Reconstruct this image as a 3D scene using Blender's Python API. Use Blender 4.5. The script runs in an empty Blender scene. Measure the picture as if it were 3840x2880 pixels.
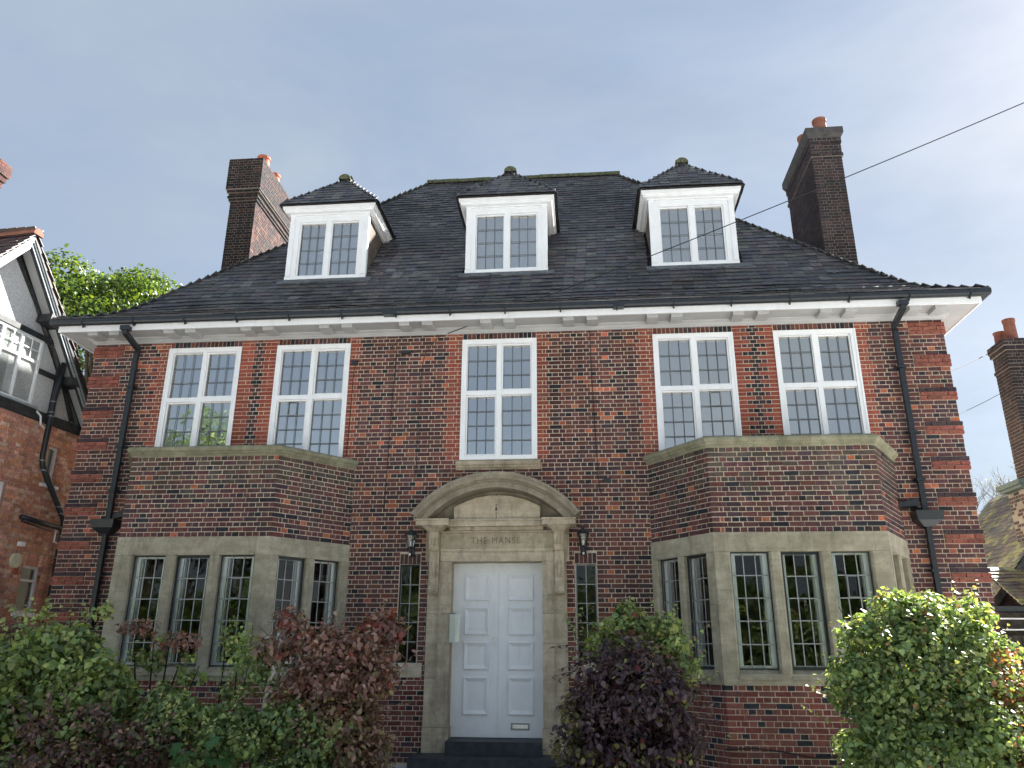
import bpy, math, random
import numpy as np
from mathutils import Vector, Matrix

random.seed(7)
rng = np.random.default_rng(11)
scene = bpy.context.scene
COL = scene.collection

# ------------------------------------------------------------------ camera
CAM = Vector((1.45, -13.292, 1.633))
R_ = Vector((0.99596872, 0.08958572, 0.00455145))
U_ = Vector((0.0248591, -0.32441213, 0.94558913))
W_ = Vector((-0.08618783, 0.94166404, 0.32533135))
cam = bpy.data.cameras.new('camera')
cam.sensor_fit = 'HORIZONTAL'
cam.sensor_width = 36.0
cam.lens = 36.0 * 2957.265 / 3840.0
cam.clip_start = 0.1
cam.clip_end = 2000.0
camo = bpy.data.objects.new('camera', cam)
COL.objects.link(camo)
m = Matrix((R_, U_, -W_)).transposed().to_4x4()
m.translation = CAM
camo.matrix_world = m
scene.camera = camo

# ------------------------------------------------------------------ sky, sun, exposure
SUNV = Vector((0.509, 0.491, 0.522)).normalized()
SUN_EL = math.asin(SUNV.z)
SUN_AZ = math.atan2(SUNV.x, SUNV.y)
world = bpy.data.worlds.new('World')
scene.world = world
world.use_nodes = True
nt = world.node_tree
nt.nodes.clear()
wo = nt.nodes.new('ShaderNodeOutputWorld')
bg = nt.nodes.new('ShaderNodeBackground')
sky = nt.nodes.new('ShaderNodeTexSky')
sky.sky_type = 'NISHITA'
sky.sun_disc = False
sky.sun_elevation = SUN_EL
sky.sun_rotation = SUN_AZ
sky.altitude = 50.0
sky.air_density = 1.0
sky.dust_density = 0.8
sky.ozone_density = 1.0
tc = nt.nodes.new('ShaderNodeTexCoord')
mp = nt.nodes.new('ShaderNodeMapping')
mp.inputs['Scale'].default_value = (1.0, 1.0, 2.2)
cn = nt.nodes.new('ShaderNodeTexNoise')
cn.inputs['Scale'].default_value = 2.1
cn.inputs['Detail'].default_value = 6.0
cn.inputs['Roughness'].default_value = 0.55
cn.inputs['Distortion'].default_value = 0.4
cr = nt.nodes.new('ShaderNodeValToRGB')
cr.color_ramp.elements[0].position = 0.36
cr.color_ramp.elements[0].color = (0.78, 0.78, 0.78, 1)
cr.color_ramp.elements[1].position = 0.72
cr.color_ramp.elements[1].color = (0.93, 0.93, 0.93, 1)
mx = nt.nodes.new('ShaderNodeMix')
mx.data_type = 'RGBA'
veil = nt.nodes.new('ShaderNodeMix')
veil.data_type = 'RGBA'
veil.inputs['A'].default_value = (1.34, 1.72, 2.30, 1)
veil.inputs['B'].default_value = (2.02, 2.28, 2.56, 1)
cn2 = nt.nodes.new('ShaderNodeTexNoise')
cn2.inputs['Scale'].default_value = 1.5
cn2.inputs['Detail'].default_value = 7.0
cn2.inputs['Roughness'].default_value = 0.58
cn2.inputs['Distortion'].default_value = 0.8
cr2 = nt.nodes.new('ShaderNodeValToRGB')
cr2.color_ramp.elements[0].position = 0.34
cr2.color_ramp.elements[1].position = 0.70
nt.links.new(mp.outputs['Vector'], cn2.inputs['Vector'])
nt.links.new(cn2.outputs['Fac'], cr2.inputs['Fac'])
nt.links.new(cr2.outputs['Color'], veil.inputs['Factor'])
nt.links.new(tc.outputs['Generated'], mp.inputs['Vector'])
nt.links.new(mp.outputs['Vector'], cn.inputs['Vector'])
nt.links.new(cn.outputs['Fac'], cr.inputs['Fac'])
nt.links.new(cr.outputs['Color'], mx.inputs['Factor'])
nt.links.new(sky.outputs['Color'], mx.inputs['A'])
nt.links.new(veil.outputs['Result'], mx.inputs['B'])
nt.links.new(mx.outputs['Result'], bg.inputs['Color'])
bg.inputs['Strength'].default_value = 0.05
nt.links.new(bg.outputs['Background'], wo.inputs['Surface'])

sun = bpy.data.lights.new('sun', 'SUN')
sun.energy = 5.0
sun.angle = math.radians(0.8)
sun.color = (1.0, 0.97, 0.92)
suno = bpy.data.objects.new('sun', sun)
COL.objects.link(suno)
suno.rotation_euler = SUNV.to_track_quat('Z', 'Y').to_euler()
suno.location = (30, 30, 40)

vs = scene.view_settings
vs.view_transform = 'Standard'
vs.look = 'None'
vs.exposure = 2.38
vs.gamma = 1.0
vs.use_curve_mapping = False

# ------------------------------------------------------------------ materials
MATS = {}

def new_mat(name):
    mt = bpy.data.materials.new(name)
    mt.use_nodes = True
    t = mt.node_tree
    t.nodes.clear()
    out = t.nodes.new('ShaderNodeOutputMaterial')
    b = t.nodes.new('ShaderNodeBsdfPrincipled')
    t.links.new(b.outputs[0], out.inputs[0])
    MATS[name] = mt
    return mt, t, b, out

def geo_pos(t):
    g = t.nodes.new('ShaderNodeNewGeometry')
    return g.outputs['Position']

def noise(t, vec, scale, detail=4.0, rough=0.6, sc=(1, 1, 1)):
    if sc != (1, 1, 1):
        mpn = t.nodes.new('ShaderNodeMapping')
        mpn.inputs['Scale'].default_value = sc
        t.links.new(vec, mpn.inputs['Vector'])
        vec = mpn.outputs['Vector']
    n = t.nodes.new('ShaderNodeTexNoise')
    n.inputs['Scale'].default_value = scale
    n.inputs['Detail'].default_value = detail
    n.inputs['Roughness'].default_value = rough
    t.links.new(vec, n.inputs['Vector'])
    return n.outputs['Fac']

def ramp(t, fac, p0, c0, p1, c1):
    r = t.nodes.new('ShaderNodeValToRGB')
    r.color_ramp.elements[0].position = p0
    r.color_ramp.elements[0].color = (*c0, 1)
    r.color_ramp.elements[1].position = p1
    r.color_ramp.elements[1].color = (*c1, 1)
    t.links.new(fac, r.inputs['Fac'])
    return r.outputs['Color']

def mixc(t, a, b, fac, mode='MIX'):
    mm = t.nodes.new('ShaderNodeMix')
    mm.data_type = 'RGBA'
    mm.blend_type = mode
    if isinstance(fac, float):
        mm.inputs['Factor'].default_value = fac
    else:
        t.links.new(fac, mm.inputs['Factor'])
    for s, k in ((a, 'A'), (b, 'B')):
        if isinstance(s, tuple):
            mm.inputs[k].default_value = (*s, 1)
        else:
            t.links.new(s, mm.inputs[k])
    return mm.outputs['Result']

def bump(t, b, fac, strength, dist):
    bn = t.nodes.new('ShaderNodeBump')
    bn.inputs['Strength'].default_value = strength
    bn.inputs['Distance'].default_value = dist
    t.links.new(fac, bn.inputs['Height'])
    t.links.new(bn.outputs['Normal'], b.inputs['Normal'])

def col_source(t, obj):
    if obj:
        o = t.nodes.new('ShaderNodeObjectInfo')
        return o.outputs['Color']
    a = t.nodes.new('ShaderNodeAttribute')
    a.attribute_name = 'Col'
    return a.outputs['Color']

def mat_var(name, obj=False, rough=0.85, spec=0.25, nscale=30, lo=0.75, hi=1.25, bs=0.3, bd=0.004, big=None, streak=None):
    mt, t, b, out = new_mat(name)
    pos = geo_pos(t)
    c = col_source(t, obj)
    v = ramp(t, noise(t, pos, nscale), 0.3, (lo,) * 3, 0.7, (hi,) * 3)
    c = mixc(t, c, v, 1.0, 'MULTIPLY')
    if big:
        v2 = ramp(t, noise(t, pos, big[0], 3.0, 0.6, big[3] if len(big) > 3 else (1, 1, 1)), 0.3, (big[1],) * 3, 0.7, (big[2],) * 3)
        c = mixc(t, c, v2, 1.0, 'MULTIPLY')
    if streak:
        v3 = ramp(t, noise(t, pos, 1.1, 5.0, 0.65, (1.6, 1.6, 0.22)), 0.35, (streak,) * 3, 0.62, (1.06,) * 3)
        c = mixc(t, c, v3, 1.0, 'MULTIPLY')
    t.links.new(c, b.inputs['Base Color'])
    b.inputs['Roughness'].default_value = rough
    b.inputs['Specular IOR Level'].default_value = spec
    if bs:
        bump(t, b, noise(t, pos, nscale * 2.5), bs, bd)
    return mt

M_BRICK = mat_var('brick_fired_clay', False, 0.88, 0.25, 28, 0.62, 1.35, 0.5, 0.006, (0.7, 0.72, 1.26), 0.74)
M_BRICK1 = mat_var('brick_fired_clay_single', True, 0.88, 0.25, 28, 0.62, 1.35, 0.5, 0.006, (0.7, 0.72, 1.26), 0.74)
M_TILE = mat_var('roof_tile_clay', False, 0.50, 0.45, 14, 0.60, 1.45, 0.5, 0.006, (0.7, 0.65, 1.35))
M_TILE1 = mat_var('roof_tile_clay_single', True, 0.50, 0.45, 14, 0.60, 1.45, 0.5, 0.006, (0.7, 0.65, 1.35))
M_PLAIN = mat_var('painted_surface', False, 0.5, 0.4, 9, 0.93, 1.05, 0.08, 0.002, (1.3, 0.93, 1.04))
M_ROUGH = mat_var('weathered_surface', False, 0.85, 0.2, 12, 0.75, 1.2, 0.3, 0.004)
M_BARK = mat_var('bark', False, 0.9, 0.15, 18, 0.6, 1.35, 0.6, 0.01)

def mat_mortar(name, colr):
    mt, t, b, out = new_mat(name)
    pos = geo_pos(t)
    c = ramp(t, noise(t, pos, 2.2), 0.3, tuple(x * 0.78 for x in colr), 0.7, tuple(x * 1.1 for x in colr))
    c = mixc(t, c, ramp(t, noise(t, pos, 60), 0.3, (0.8,) * 3, 0.7, (1.1,) * 3), 1.0, 'MULTIPLY')
    t.links.new(c, b.inputs['Base Color'])
    b.inputs['Roughness'].default_value = 0.95
    b.inputs['Specular IOR Level'].default_value = 0.1
    return mt
M_MORTAR = mat_mortar('lime_mortar', (0.62, 0.53, 0.41))
M_MORTAR2 = mat_mortar('red_mortar', (0.52, 0.36, 0.29))
M_MORTAR3 = mat_mortar('dark_mortar', (0.24, 0.21, 0.18))

def mat_stone(name, c0, c1, stain):
    mt, t, b, out = new_mat(name)
    pos = geo_pos(t)
    base = ramp(t, noise(t, pos, 1.6, 5, 0.6), 0.3, c0, 0.7, c1)
    bed = ramp(t, noise(t, pos, 2.0, 4, 0.6, (0.6, 0.6, 9.0)), 0.35, (0.93, 0.925, 0.91), 0.65, (1.06, 1.055, 1.04))
    c = mixc(t, base, bed, 1.0, 'MULTIPLY')
    st = ramp(t, noise(t, pos, 2.4, 5, 0.65, (3.0, 3.0, 0.5)), 0.52, (0, 0, 0), 0.78, (0.75,) * 3)
    c = mixc(t, c, stain, st)
    gr = ramp(t, noise(t, pos, 90, 2), 0.3, (0.88,) * 3, 0.7, (1.1,) * 3)
    c = mixc(t, c, gr, 1.0, 'MULTIPLY')
    oi = t.nodes.new('ShaderNodeObjectInfo')
    c = mixc(t, c, ramp(t, oi.outputs['Random'], 0.0, (0.86, 0.85, 0.84), 1.0, (1.10, 1.10, 1.11)), 1.0, 'MULTIPLY')
    pat = ramp(t, noise(t, pos, 5.5, 6, 0.7), 0.42, (0.80, 0.79, 0.77), 0.60, (1.05, 1.05, 1.05))
    c = mixc(t, c, pat, 1.0, 'MULTIPLY')
    t.links.new(c, b.inputs['Base Color'])
    b.inputs['Roughness'].default_value = 0.9
    b.inputs['Specular IOR Level'].default_value = 0.2
    bump(t, b, noise(t, pos, 45, 5), 0.35, 0.006)
    return mt
M_STONE = mat_stone('sandstone_olive', (0.33, 0.305, 0.23), (0.43, 0.395, 0.305), (0.17, 0.165, 0.12))
M_STONE2 = mat_stone('sandstone_warm', (0.45, 0.385, 0.285), (0.56, 0.485, 0.37), (0.21, 0.18, 0.135))
M_STONE3 = mat_stone('sandstone_sooty_shade', (0.24, 0.215, 0.165), (0.34, 0.30, 0.23), (0.12, 0.105, 0.08))  # dark hood stone; on the tympanum back it paints recess shade
M_COPE = mat_stone('sandstone_mossy', (0.22, 0.215, 0.15), (0.31, 0.30, 0.21), (0.12, 0.13, 0.07))

def mat_simple(name, colr, rough=0.5, spec=0.5, metal=0.0, nscale=12, lo=0.88, hi=1.1, bs=0.1):
    mt, t, b, out = new_mat(name)
    pos = geo_pos(t)
    v = ramp(t, noise(t, pos, nscale), 0.3, tuple(x * lo for x in colr), 0.7, tuple(min(1, x * hi) for x in colr))
    t.links.new(v, b.inputs['Base Color'])
    b.inputs['Roughness'].default_value = rough
    b.inputs['Specular IOR Level'].default_value = spec
    b.inputs['Metallic'].default_value = metal
    if bs:
        bump(t, b, noise(t, pos, nscale * 3), bs, 0.002)
    return mt
def mat_white():
    mt, t, b, out = new_mat('white_gloss_paint')
    pos = geo_pos(t)
    c = ramp(t, noise(t, pos, 4, 4), 0.3, (0.80, 0.81, 0.82), 0.7, (0.86, 0.87, 0.88))
    g_ = ramp(t, noise(t, pos, 3.0, 6, 0.7, (2.0, 2.0, 0.5)), 0.52, (0, 0, 0), 0.80, (0.45,) * 3)
    c = mixc(t, c, (0.60, 0.585, 0.54), g_)
    sp_ = ramp(t, noise(t, pos, 38, 3), 0.66, (0, 0, 0), 0.74, (0.5,) * 3)
    c = mixc(t, c, (0.50, 0.48, 0.44), sp_)
    t.links.new(c, b.inputs['Base Color'])
    b.inputs['Roughness'].default_value = 0.42
    b.inputs['Specular IOR Level'].default_value = 0.35
    bump(t, b, noise(t, pos, 14, 4, 0.6, (3, 3, .6)), 0.10, 0.003)
    return mt
M_WHITE = mat_white()
M_LINING = mat_simple('white_lining_paint', (0.87, 0.88, 0.88), 0.45, 0.3, 0, 5, 0.97, 1.0, 0)
M_WHITE2 = mat_simple('white_paint_shaded', (0.44, 0.44, 0.435), 0.55, 0.3, 0, 3, 0.88, 1.04, 0.06)  # white paint greyed so the colour carries the shade under the eaves
M_BLACK = mat_simple('black_gloss_paint', (0.018, 0.022, 0.026), 0.35, 0.5, 0, 14, 0.8, 1.3, 0.1)
M_BLACKW = mat_simple('black_weathered_timber', (0.022, 0.023, 0.024), 0.6, 0.4, 0, 10, 0.6, 2.2, 0.4)
M_LEAD = mat_simple('lead_came', (0.15, 0.16, 0.165), 0.5, 0.5, 0.3, 25, 0.8, 1.2, 0)
M_LEADL = mat_simple('light_lead_came', (0.30, 0.31, 0.31), 0.5, 0.5, 0.2, 25, 0.8, 1.2, 0)
M_FLASH = mat_simple('lead_flashing', (0.12, 0.135, 0.14), 0.55, 0.5, 0.3, 9, 0.6, 1.5, 0.5)
M_STEEL = mat_simple('brushed_aluminium', (0.62, 0.66, 0.66), 0.32, 0.5, 0.85, 40, 0.9, 1.08, 0.05)
M_GREYM = mat_simple('grey_metal', (0.26, 0.27, 0.28), 0.4, 0.5, 0.6, 30, 0.85, 1.1, 0.05)
M_STEP = mat_simple('dark_painted_step', (0.030, 0.034, 0.042), 0.6, 0.4, 0, 8, 0.7, 1.6, 0.3)
M_RENDER = mat_simple('roughcast_render', (0.62, 0.62, 0.62), 0.95, 0.1, 0, 26, 0.75, 1.12, 1.0)
M_CHEEK = mat_simple('dormer_cheek_render', (0.13, 0.105, 0.085), 0.9, 0.2, 0, 6, 0.65, 1.3, 0.4)
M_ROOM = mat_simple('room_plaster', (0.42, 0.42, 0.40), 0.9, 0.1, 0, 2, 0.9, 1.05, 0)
M_ROOMD = mat_simple('room_dark', (0.11, 0.10, 0.09), 0.9, 0.1, 0, 2, 0.7, 1.2, 0)  # one dark tone over walls, floor and ceiling of the ground-floor rooms
M_TERRA = mat_simple('terracotta', (0.42, 0.13, 0.075), 0.8, 0.2, 0, 8, 0.75, 1.2, 0.2)
M_TERRAD = mat_simple('weathered_terracotta', (0.26, 0.11, 0.075), 0.85, 0.2, 0, 8, 0.65, 1.25, 0.2)
M_MOSS = mat_simple('mossy_ridge_tile', (0.10, 0.105, 0.06), 0.95, 0.1, 0, 16, 0.55, 1.6, 0.7)
M_BOARD = mat_simple('grey_blue_board', (0.30, 0.34, 0.36), 0.6, 0.3, 0, 14, 0.75, 1.2, 0.3)
M_BULB = mat_simple('lamp_tube', (0.75, 0.76, 0.72), 0.3, 0.5, 0, 5, 0.95, 1.0, 0)
M_DISH = mat_simple('cream_cover', (0.62, 0.60, 0.42), 0.5, 0.4, 0, 9, 0.9, 1.1, 0)
M_WIRE = mat_simple('black_cable', (0.02, 0.02, 0.022), 0.6, 0.3, 0, 5, 0.9, 1.1, 0)
M_GREENM = mat_simple('grey_green_lead', (0.07, 0.095, 0.09), 0.6, 0.4, 0.1, 8, 0.8, 1.2, 0.2)
M_SHEET = mat_simple('roof_underlay', (0.030, 0.030, 0.033), 0.9, 0.2, 0, 8, 0.7, 1.4, 0.3)
M_FENCE = mat_simple('dark_fence_timber', (0.045, 0.04, 0.035), 0.85, 0.2, 0, 9, 0.6, 1.6, 0.3)

def mat_glass(name, tint, k, base, rough=0.015):
    mt, t, b, out = new_mat(name)
    t.nodes.remove(b)
    tr = t.nodes.new('ShaderNodeBsdfTransparent')
    tr.inputs[0].default_value = (*tint, 1)
    gl = t.nodes.new('ShaderNodeBsdfGlossy')
    gl.inputs['Color'].default_value = (1.0, 0.965, 0.91, 1)
    gl.inputs['Roughness'].default_value = rough
    fr = t.nodes.new('ShaderNodeFresnel')
    fr.inputs[0].default_value = 1.5
    ma = t.nodes.new('ShaderNodeMath')
    ma.operation = 'MULTIPLY_ADD'
    ma.use_clamp = True
    ma.inputs[1].default_value = k
    ma.inputs[2].default_value = base
    t.links.new(fr.outputs[0], ma.inputs[0])
    # slightly uneven old glass
    nb = noise(t, geo_pos(t), 3.5, 2)
    bn = t.nodes.new('ShaderNodeBump')
    bn.inputs['Strength'].default_value = 0.10
    bn.inputs['Distance'].default_value = 0.02
    t.links.new(nb, bn.inputs['Height'])
    t.links.new(bn.outputs['Normal'], gl.inputs['Normal'])
    mm = t.nodes.new('ShaderNodeMixShader')
    t.links.new(ma.outputs[0], mm.inputs[0])
    t.links.new(tr.outputs[0], mm.inputs[1])
    t.links.new(gl.outputs[0], mm.inputs[2])
    t.links.new(mm.outputs[0], out.inputs[0])
    return mt
M_GLASS = mat_glass('window_glass', (0.95, 0.96, 0.96), 1.3, 0.02)
M_GLASSI = mat_glass('inner_window_glass', (0.75, 0.77, 0.77), 2.0, 0.52)
M_GLASSG = mat_glass('bay_window_glass', (0.93, 0.97, 0.95), 1.25, 0.0)
M_GLASSN = mat_glass('neighbour_glass', (0.85, 0.93, 0.90), 1.6, 0.05)
M_BLINDN = mat_simple('pale_curtain', (0.66, 0.74, 0.72), 0.9, 0.1, 0, 3, 0.85, 1.05, 0)

def mat_leaf(name, obj=False, trans=0.42, rough=0.45):
    mt, t, b, out = new_mat(name)
    c = col_source(t, obj)
    t.links.new(c, b.inputs['Base Color'])
    b.inputs['Roughness'].default_value = rough
    b.inputs['Specular IOR Level'].default_value = 0.55
    tl = t.nodes.new('ShaderNodeBsdfTranslucent')
    hs = t.nodes.new('ShaderNodeMix')
    hs.data_type = 'RGBA'
    hs.blend_type = 'MULTIPLY'
    hs.inputs['Factor'].default_value = 1.0
    t.links.new(c, hs.inputs['A'])
    hs.inputs['B'].default_value = (1.5, 1.4, 0.6, 1)
    t.links.new(hs.outputs['Result'], tl.inputs[0])
    mm = t.nodes.new('ShaderNodeMixShader')
    mm.inputs[0].default_value = trans
    t.links.new(b.outputs[0], mm.inputs[1])
    t.links.new(tl.outputs[0], mm.inputs[2])
    t.links.new(mm.outputs[0], out.inputs[0])
    return mt
M_LEAF = mat_leaf('leaf_foliage')
M_LEAF1 = mat_leaf('leaf_foliage_single', True)

# ------------------------------------------------------------------ helpers
def frame(o, U, N):
    o = Vector(o); U = Vector(U).normalized(); N = Vector(N).normalized()
    def F(u, n, z):
        return (o.x + U.x * u + N.x * n, o.y + U.y * u + N.y * n, o.z + z)
    F.o, F.U, F.N = o, U, N
    return F

FR = frame((0, 0, 0), (1, 0, 0), (0, -1, 0))       # house front: u = x, n = towards the viewer

class MB:
    def __init__(self):
        self.v, self.f, self.c = [], [], []
    def poly(self, pts, col=(1, 1, 1)):
        i = len(self.v)
        self.v += [tuple(p) for p in pts]
        self.c += [col] * len(pts)
        self.f.append(tuple(range(i, i + len(pts))))
        return self
    def hexa(self, p, col=(1, 1, 1)):
        i = len(self.v)
        self.v += [tuple(q) for q in p]
        self.c += [col] * 8
        for a in ((0, 3, 2, 1), (4, 5, 6, 7), (0, 1, 5, 4), (1, 2, 6, 5), (2, 3, 7, 6), (3, 0, 4, 7)):
            self.f.append(tuple(i + k for k in a))
        return self
    def box(self, F, u0, u1, n0, n1, z0, z1, col=(1, 1, 1), j=0.0):
        p = [(u0, n1, z0), (u1, n1, z0), (u1, n0, z0), (u0, n0, z0), (u0, n1, z1), (u1, n1, z1), (u1, n0, z1), (u0, n0, z1)]
        if j:
            p = [(a + random.uniform(-j, j), b, c + random.uniform(-j, j)) for a, b, c in p]
        return self.hexa([F(*q) for q in p], col)
    def tube(self, pts, r, seg=8, col=(1, 1, 1), r1=None, cap=True):
        pts = [Vector(p) for p in pts]
        n = len(pts)
        base = len(self.v)
        d0 = (pts[1] - pts[0]).normalized()
        up = Vector((0, 0, 1)) if abs(d0.z) < 0.9 else Vector((1, 0, 0))
        a = d0.cross(up).normalized()
        for i, p in enumerate(pts):
            d = (pts[min(i + 1, n - 1)] - pts[max(i - 1, 0)]).normalized()
            a = (a - d * a.dot(d)).normalized()
            b = d.cross(a)
            rr = r if r1 is None else r + (r1 - r) * i / (n - 1)
            for k in range(seg):
                t = 2 * math.pi * (k + 0.5) / seg
                q = p + a * (math.cos(t) * rr) + b * (math.sin(t) * rr)
                self.v.append(tuple(q)); self.c.append(col)
        for i in range(n - 1):
            for k in range(seg):
                k2 = (k + 1) % seg
                self.f.append((base + i * seg + k, base + i * seg + k2, base + (i + 1) * seg + k2, base + (i + 1) * seg + k))
        if cap:
            self.f.append(tuple(base + k for k in range(seg))[::-1])
            self.f.append(tuple(base + (n - 1) * seg + k for k in range(seg)))
        return self
    def lathe(self, c, prof, seg=16, col=(1, 1, 1)):
        base = len(self.v)
        for r, z in prof:
            for k in range(seg):
                t = 2 * math.pi * k / seg
                self.v.append((c[0] + r * math.cos(t), c[1] + r * math.sin(t), c[2] + z)); self.c.append(col)
        for i in range(len(prof) - 1):
            for k in range(seg):
                k2 = (k + 1) % seg
                self.f.append((base + i * seg + k, base + i * seg + k2, base + (i + 1) * seg + k2, base + (i + 1) * seg + k))
        self.f.append(tuple(base + k for k in range(seg))[::-1])
        self.f.append(tuple(base + (len(prof) - 1) * seg + k for k in range(seg)))
        return self
    def sweep(self, path, prof, col=(1, 1, 1), closed_prof=True):
        """path: plan points; prof: (offset to the right-hand outside, z); mitred, ends capped."""
        P = [Vector((p[0], p[1])) for p in path]
        n = len(P)
        rings = []
        for i in range(n):
            if i == 0: d1 = d2 = (P[1] - P[0]).normalized()
            elif i == n - 1: d1 = d2 = (P[-1] - P[-2]).normalized()
            else: d1 = (P[i] - P[i - 1]).normalized(); d2 = (P[i + 1] - P[i]).normalized()
            n1 = Vector((d1.y, -d1.x)); n2 = Vector((d2.y, -d2.x))
            mdir = (n1 + n2).normalized()
            k = 1.0 / max(0.2, mdir.dot(n1))
            rings.append([(P[i].x + mdir.x * o * k, P[i].y + mdir.y * o * k, z) for o, z in prof])
        m_ = len(prof)
        base = len(self.v)
        for rg in rings:
            self.v += rg; self.c += [col] * m_
        for i in range(n - 1):
            for k in range(m_ if closed_prof else m_ - 1):
                k2 = (k + 1) % m_
                self.f.append((base + i * m_ + k, base + i * m_ + k2, base + (i + 1) * m_ + k2, base + (i + 1) * m_ + k))
        if closed_prof:
            self.f.append(tuple(base + k for k in range(m_)))
            self.f.append(tuple(base + (n - 1) * m_ + k for k in range(m_))[::-1])
        return self
    def build(self, name, mat, parent=None, smooth=False, kind=None):
        me = bpy.data.meshes.new(name)
        me.from_pydata(self.v, [], self.f)
        at = me.attributes.new('Col', 'FLOAT_COLOR', 'POINT')
        arr = np.ones((len(self.v), 4), np.float32)
        if self.v: arr[:, :3] = np.array(self.c, np.float32)[:, :3]
        at.data.foreach_set('color', arr.ravel())
        if smooth:
            me.polygons.foreach_set('use_smooth', [True] * len(me.polygons))
        me.materials.append(mat)
        me.update()
        return link(name, me, parent, kind)

def link(name, me, parent=None, kind=None):
    o = bpy.data.objects.new(name, me)
    COL.objects.link(o)
    if parent is not None:
        o.parent = parent
        if parent.type == 'EMPTY':
            o.matrix_parent_inverse = Matrix.Translation(parent.location).inverted()
    if kind: o['kind'] = kind
    return o

def tag(o, label, cat, group=None):
    o['label'] = label; o['category'] = cat
    if group: o['group'] = group
    return o

def thing(name, loc, label, cat, group=None):
    o = bpy.data.objects.new(name, None)
    o.empty_display_size = 0.2
    COL.objects.link(o)
    o.location = loc
    return tag(o, label, cat, group)

def mesh_np(name, V, F, C, mat, parent, kind=None):
    me = bpy.data.meshes.new(name)
    nv, nf, k = len(V), len(F), F.shape[1]
    me.vertices.add(nv); me.loops.add(nf * k); me.polygons.add(nf)
    me.vertices.foreach_set('co', V.astype(np.float32).ravel())
    me.loops.foreach_set('vertex_index', F.astype(np.int32).ravel())
    me.polygons.foreach_set('loop_start', np.arange(0, nf * k, k, dtype=np.int32))
    me.update(calc_edges=True)
    at = me.attributes.new('Col', 'FLOAT_COLOR', 'POINT')
    c4 = np.ones((nv, 4), np.float32); c4[:, :3] = C
    at.data.foreach_set('color', c4.ravel())
    me.materials.append(mat)
    return link(name, me, parent, kind)

def vary(c, a=0.12):
    k = 1 + random.uniform(-a, a)
    return tuple(max(0.004, x * k * (1 + random.uniform(-a, a) * 0.35)) for x in c)

def unit_mesh(name, mat, j=0.0):
    b = MB()
    F0 = frame((0, 0, 0), (1, 0, 0), (0, -1, 0))
    b.box(F0, -0.5, 0.5, -0.5, 0.5, -0.5, 0.5)
    b.v = [(x + random.uniform(-j, j) * .5, y, z + random.uniform(-j, j)) for x, y, z in b.v]
    me = bpy.data.meshes.new(name)
    me.from_pydata(b.v, [], b.f)
    me.materials.append(mat)
    return me
UNIT_BRICKS = [unit_mesh('brick', M_BRICK1, 0.06) for _ in range(5)]
UNIT_TILE = unit_mesh('roof_tile', M_TILE1)

def piece(name, me, parent, centre, U, N, Z, size, col):
    o = bpy.data.objects.new(name, me)
    COL.objects.link(o)
    o.parent = parent
    mat = Matrix((Vector(U) * size[0], Vector(N) * -size[1], Vector(Z) * size[2])).transposed().to_4x4()
    mat.translation = Vector(centre)
    o.matrix_local = mat
    o.color = (*col, 1)
    return o

def sheet(F, u0, u1, z0, z1, holes, n):
    """mortar sheet with rectangular openings"""
    b = MB()
    us = sorted({u0, u1, *[max(u0, min(u1, h[i])) for h in holes for i in (0, 1)]})
    zs = sorted({z0, z1, *[max(z0, min(z1, h[i])) for h in holes for i in (2, 3)]})
    for a, c in zip(us, us[1:]):
        for d, e in zip(zs, zs[1:]):
            if c - a < 1e-6 or e - d < 1e-6: continue
            mu, mz = (a + c) / 2, (d + e) / 2
            if any(h[0] < mu < h[1] and h[2] < mz < h[3] for h in holes): continue
            b.poly([F(a, n, d), F(c, n, d), F(c, n, e), F(a, n, e)])
    return b

def bond(F, u0, u1, z0, z1, pitch, holes, colfn, fill=None, first=0, J=0.0125, splits=()):
    """English bond bricks as a list of (F,u0,u1,n0,n1,z0,z1,col)"""
    out = []
    nC = int(round((z1 - z0) / pitch))
    for k in range(nC):
        za = z1 - (k + 1) * pitch; zb = za + pitch; zm = (za + zb) / 2
        iv = [(u0, u1)]
        for h in holes:
            ov = min(zb, h[3]) - max(za, h[2])
            if ov > 0.45 * pitch:
                nv = []
                for a, c in iv:
                    if h[1] <= a or h[0] >= c: nv.append((a, c)); continue
                    if h[0] > a: nv.append((a, h[0]))
                    if h[1] < c: nv.append((h[1], c))
                iv = nv
        for sp_ in (splits(zm) if callable(splits) else splits):
            iv = [q for a, c in iv for q in (((a, sp_), (sp_, c)) if a + .03 < sp_ < c - .03 else ((a, c),))]
        par = (k + first) % 2
        for a, c in iv:
            if c - a < 0.03: continue
            lens = fill(a, c, par) if fill else None
            if lens is None:
                L = 0.225 if par == 0 else 0.1125
                lens = []
                x = a
                st = L if par == 0 else 0.075
                if par == 1: lens.append(min(0.1125, c - a)); x += lens[-1]; lens.append(min(0.06, max(0, c - x))); x += lens[-1]
                while c - x > 1e-4:
                    l = min(L, c - x)
                    if c - x - l < 0.05: l = c - x
                    lens.append(l); x += l
            x = a
            for l in lens:
                if l < 0.02: x += l; continue
                q = colfn((x + l / 2), zm, l < 0.16, k, a, c)
                col, pr = q if len(q) == 2 and isinstance(q[0], tuple) else (q, 0.0)
                s = random.uniform(-0.0018, 0.0018)
                out.append((F, x + J / 2 + s, x + l - J / 2 + s, -0.02, pr + random.uniform(-0.0015, 0.0025), za + J / 2, zb - J / 2, vary(col, 0.16)))
                x += l
    return out

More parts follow.
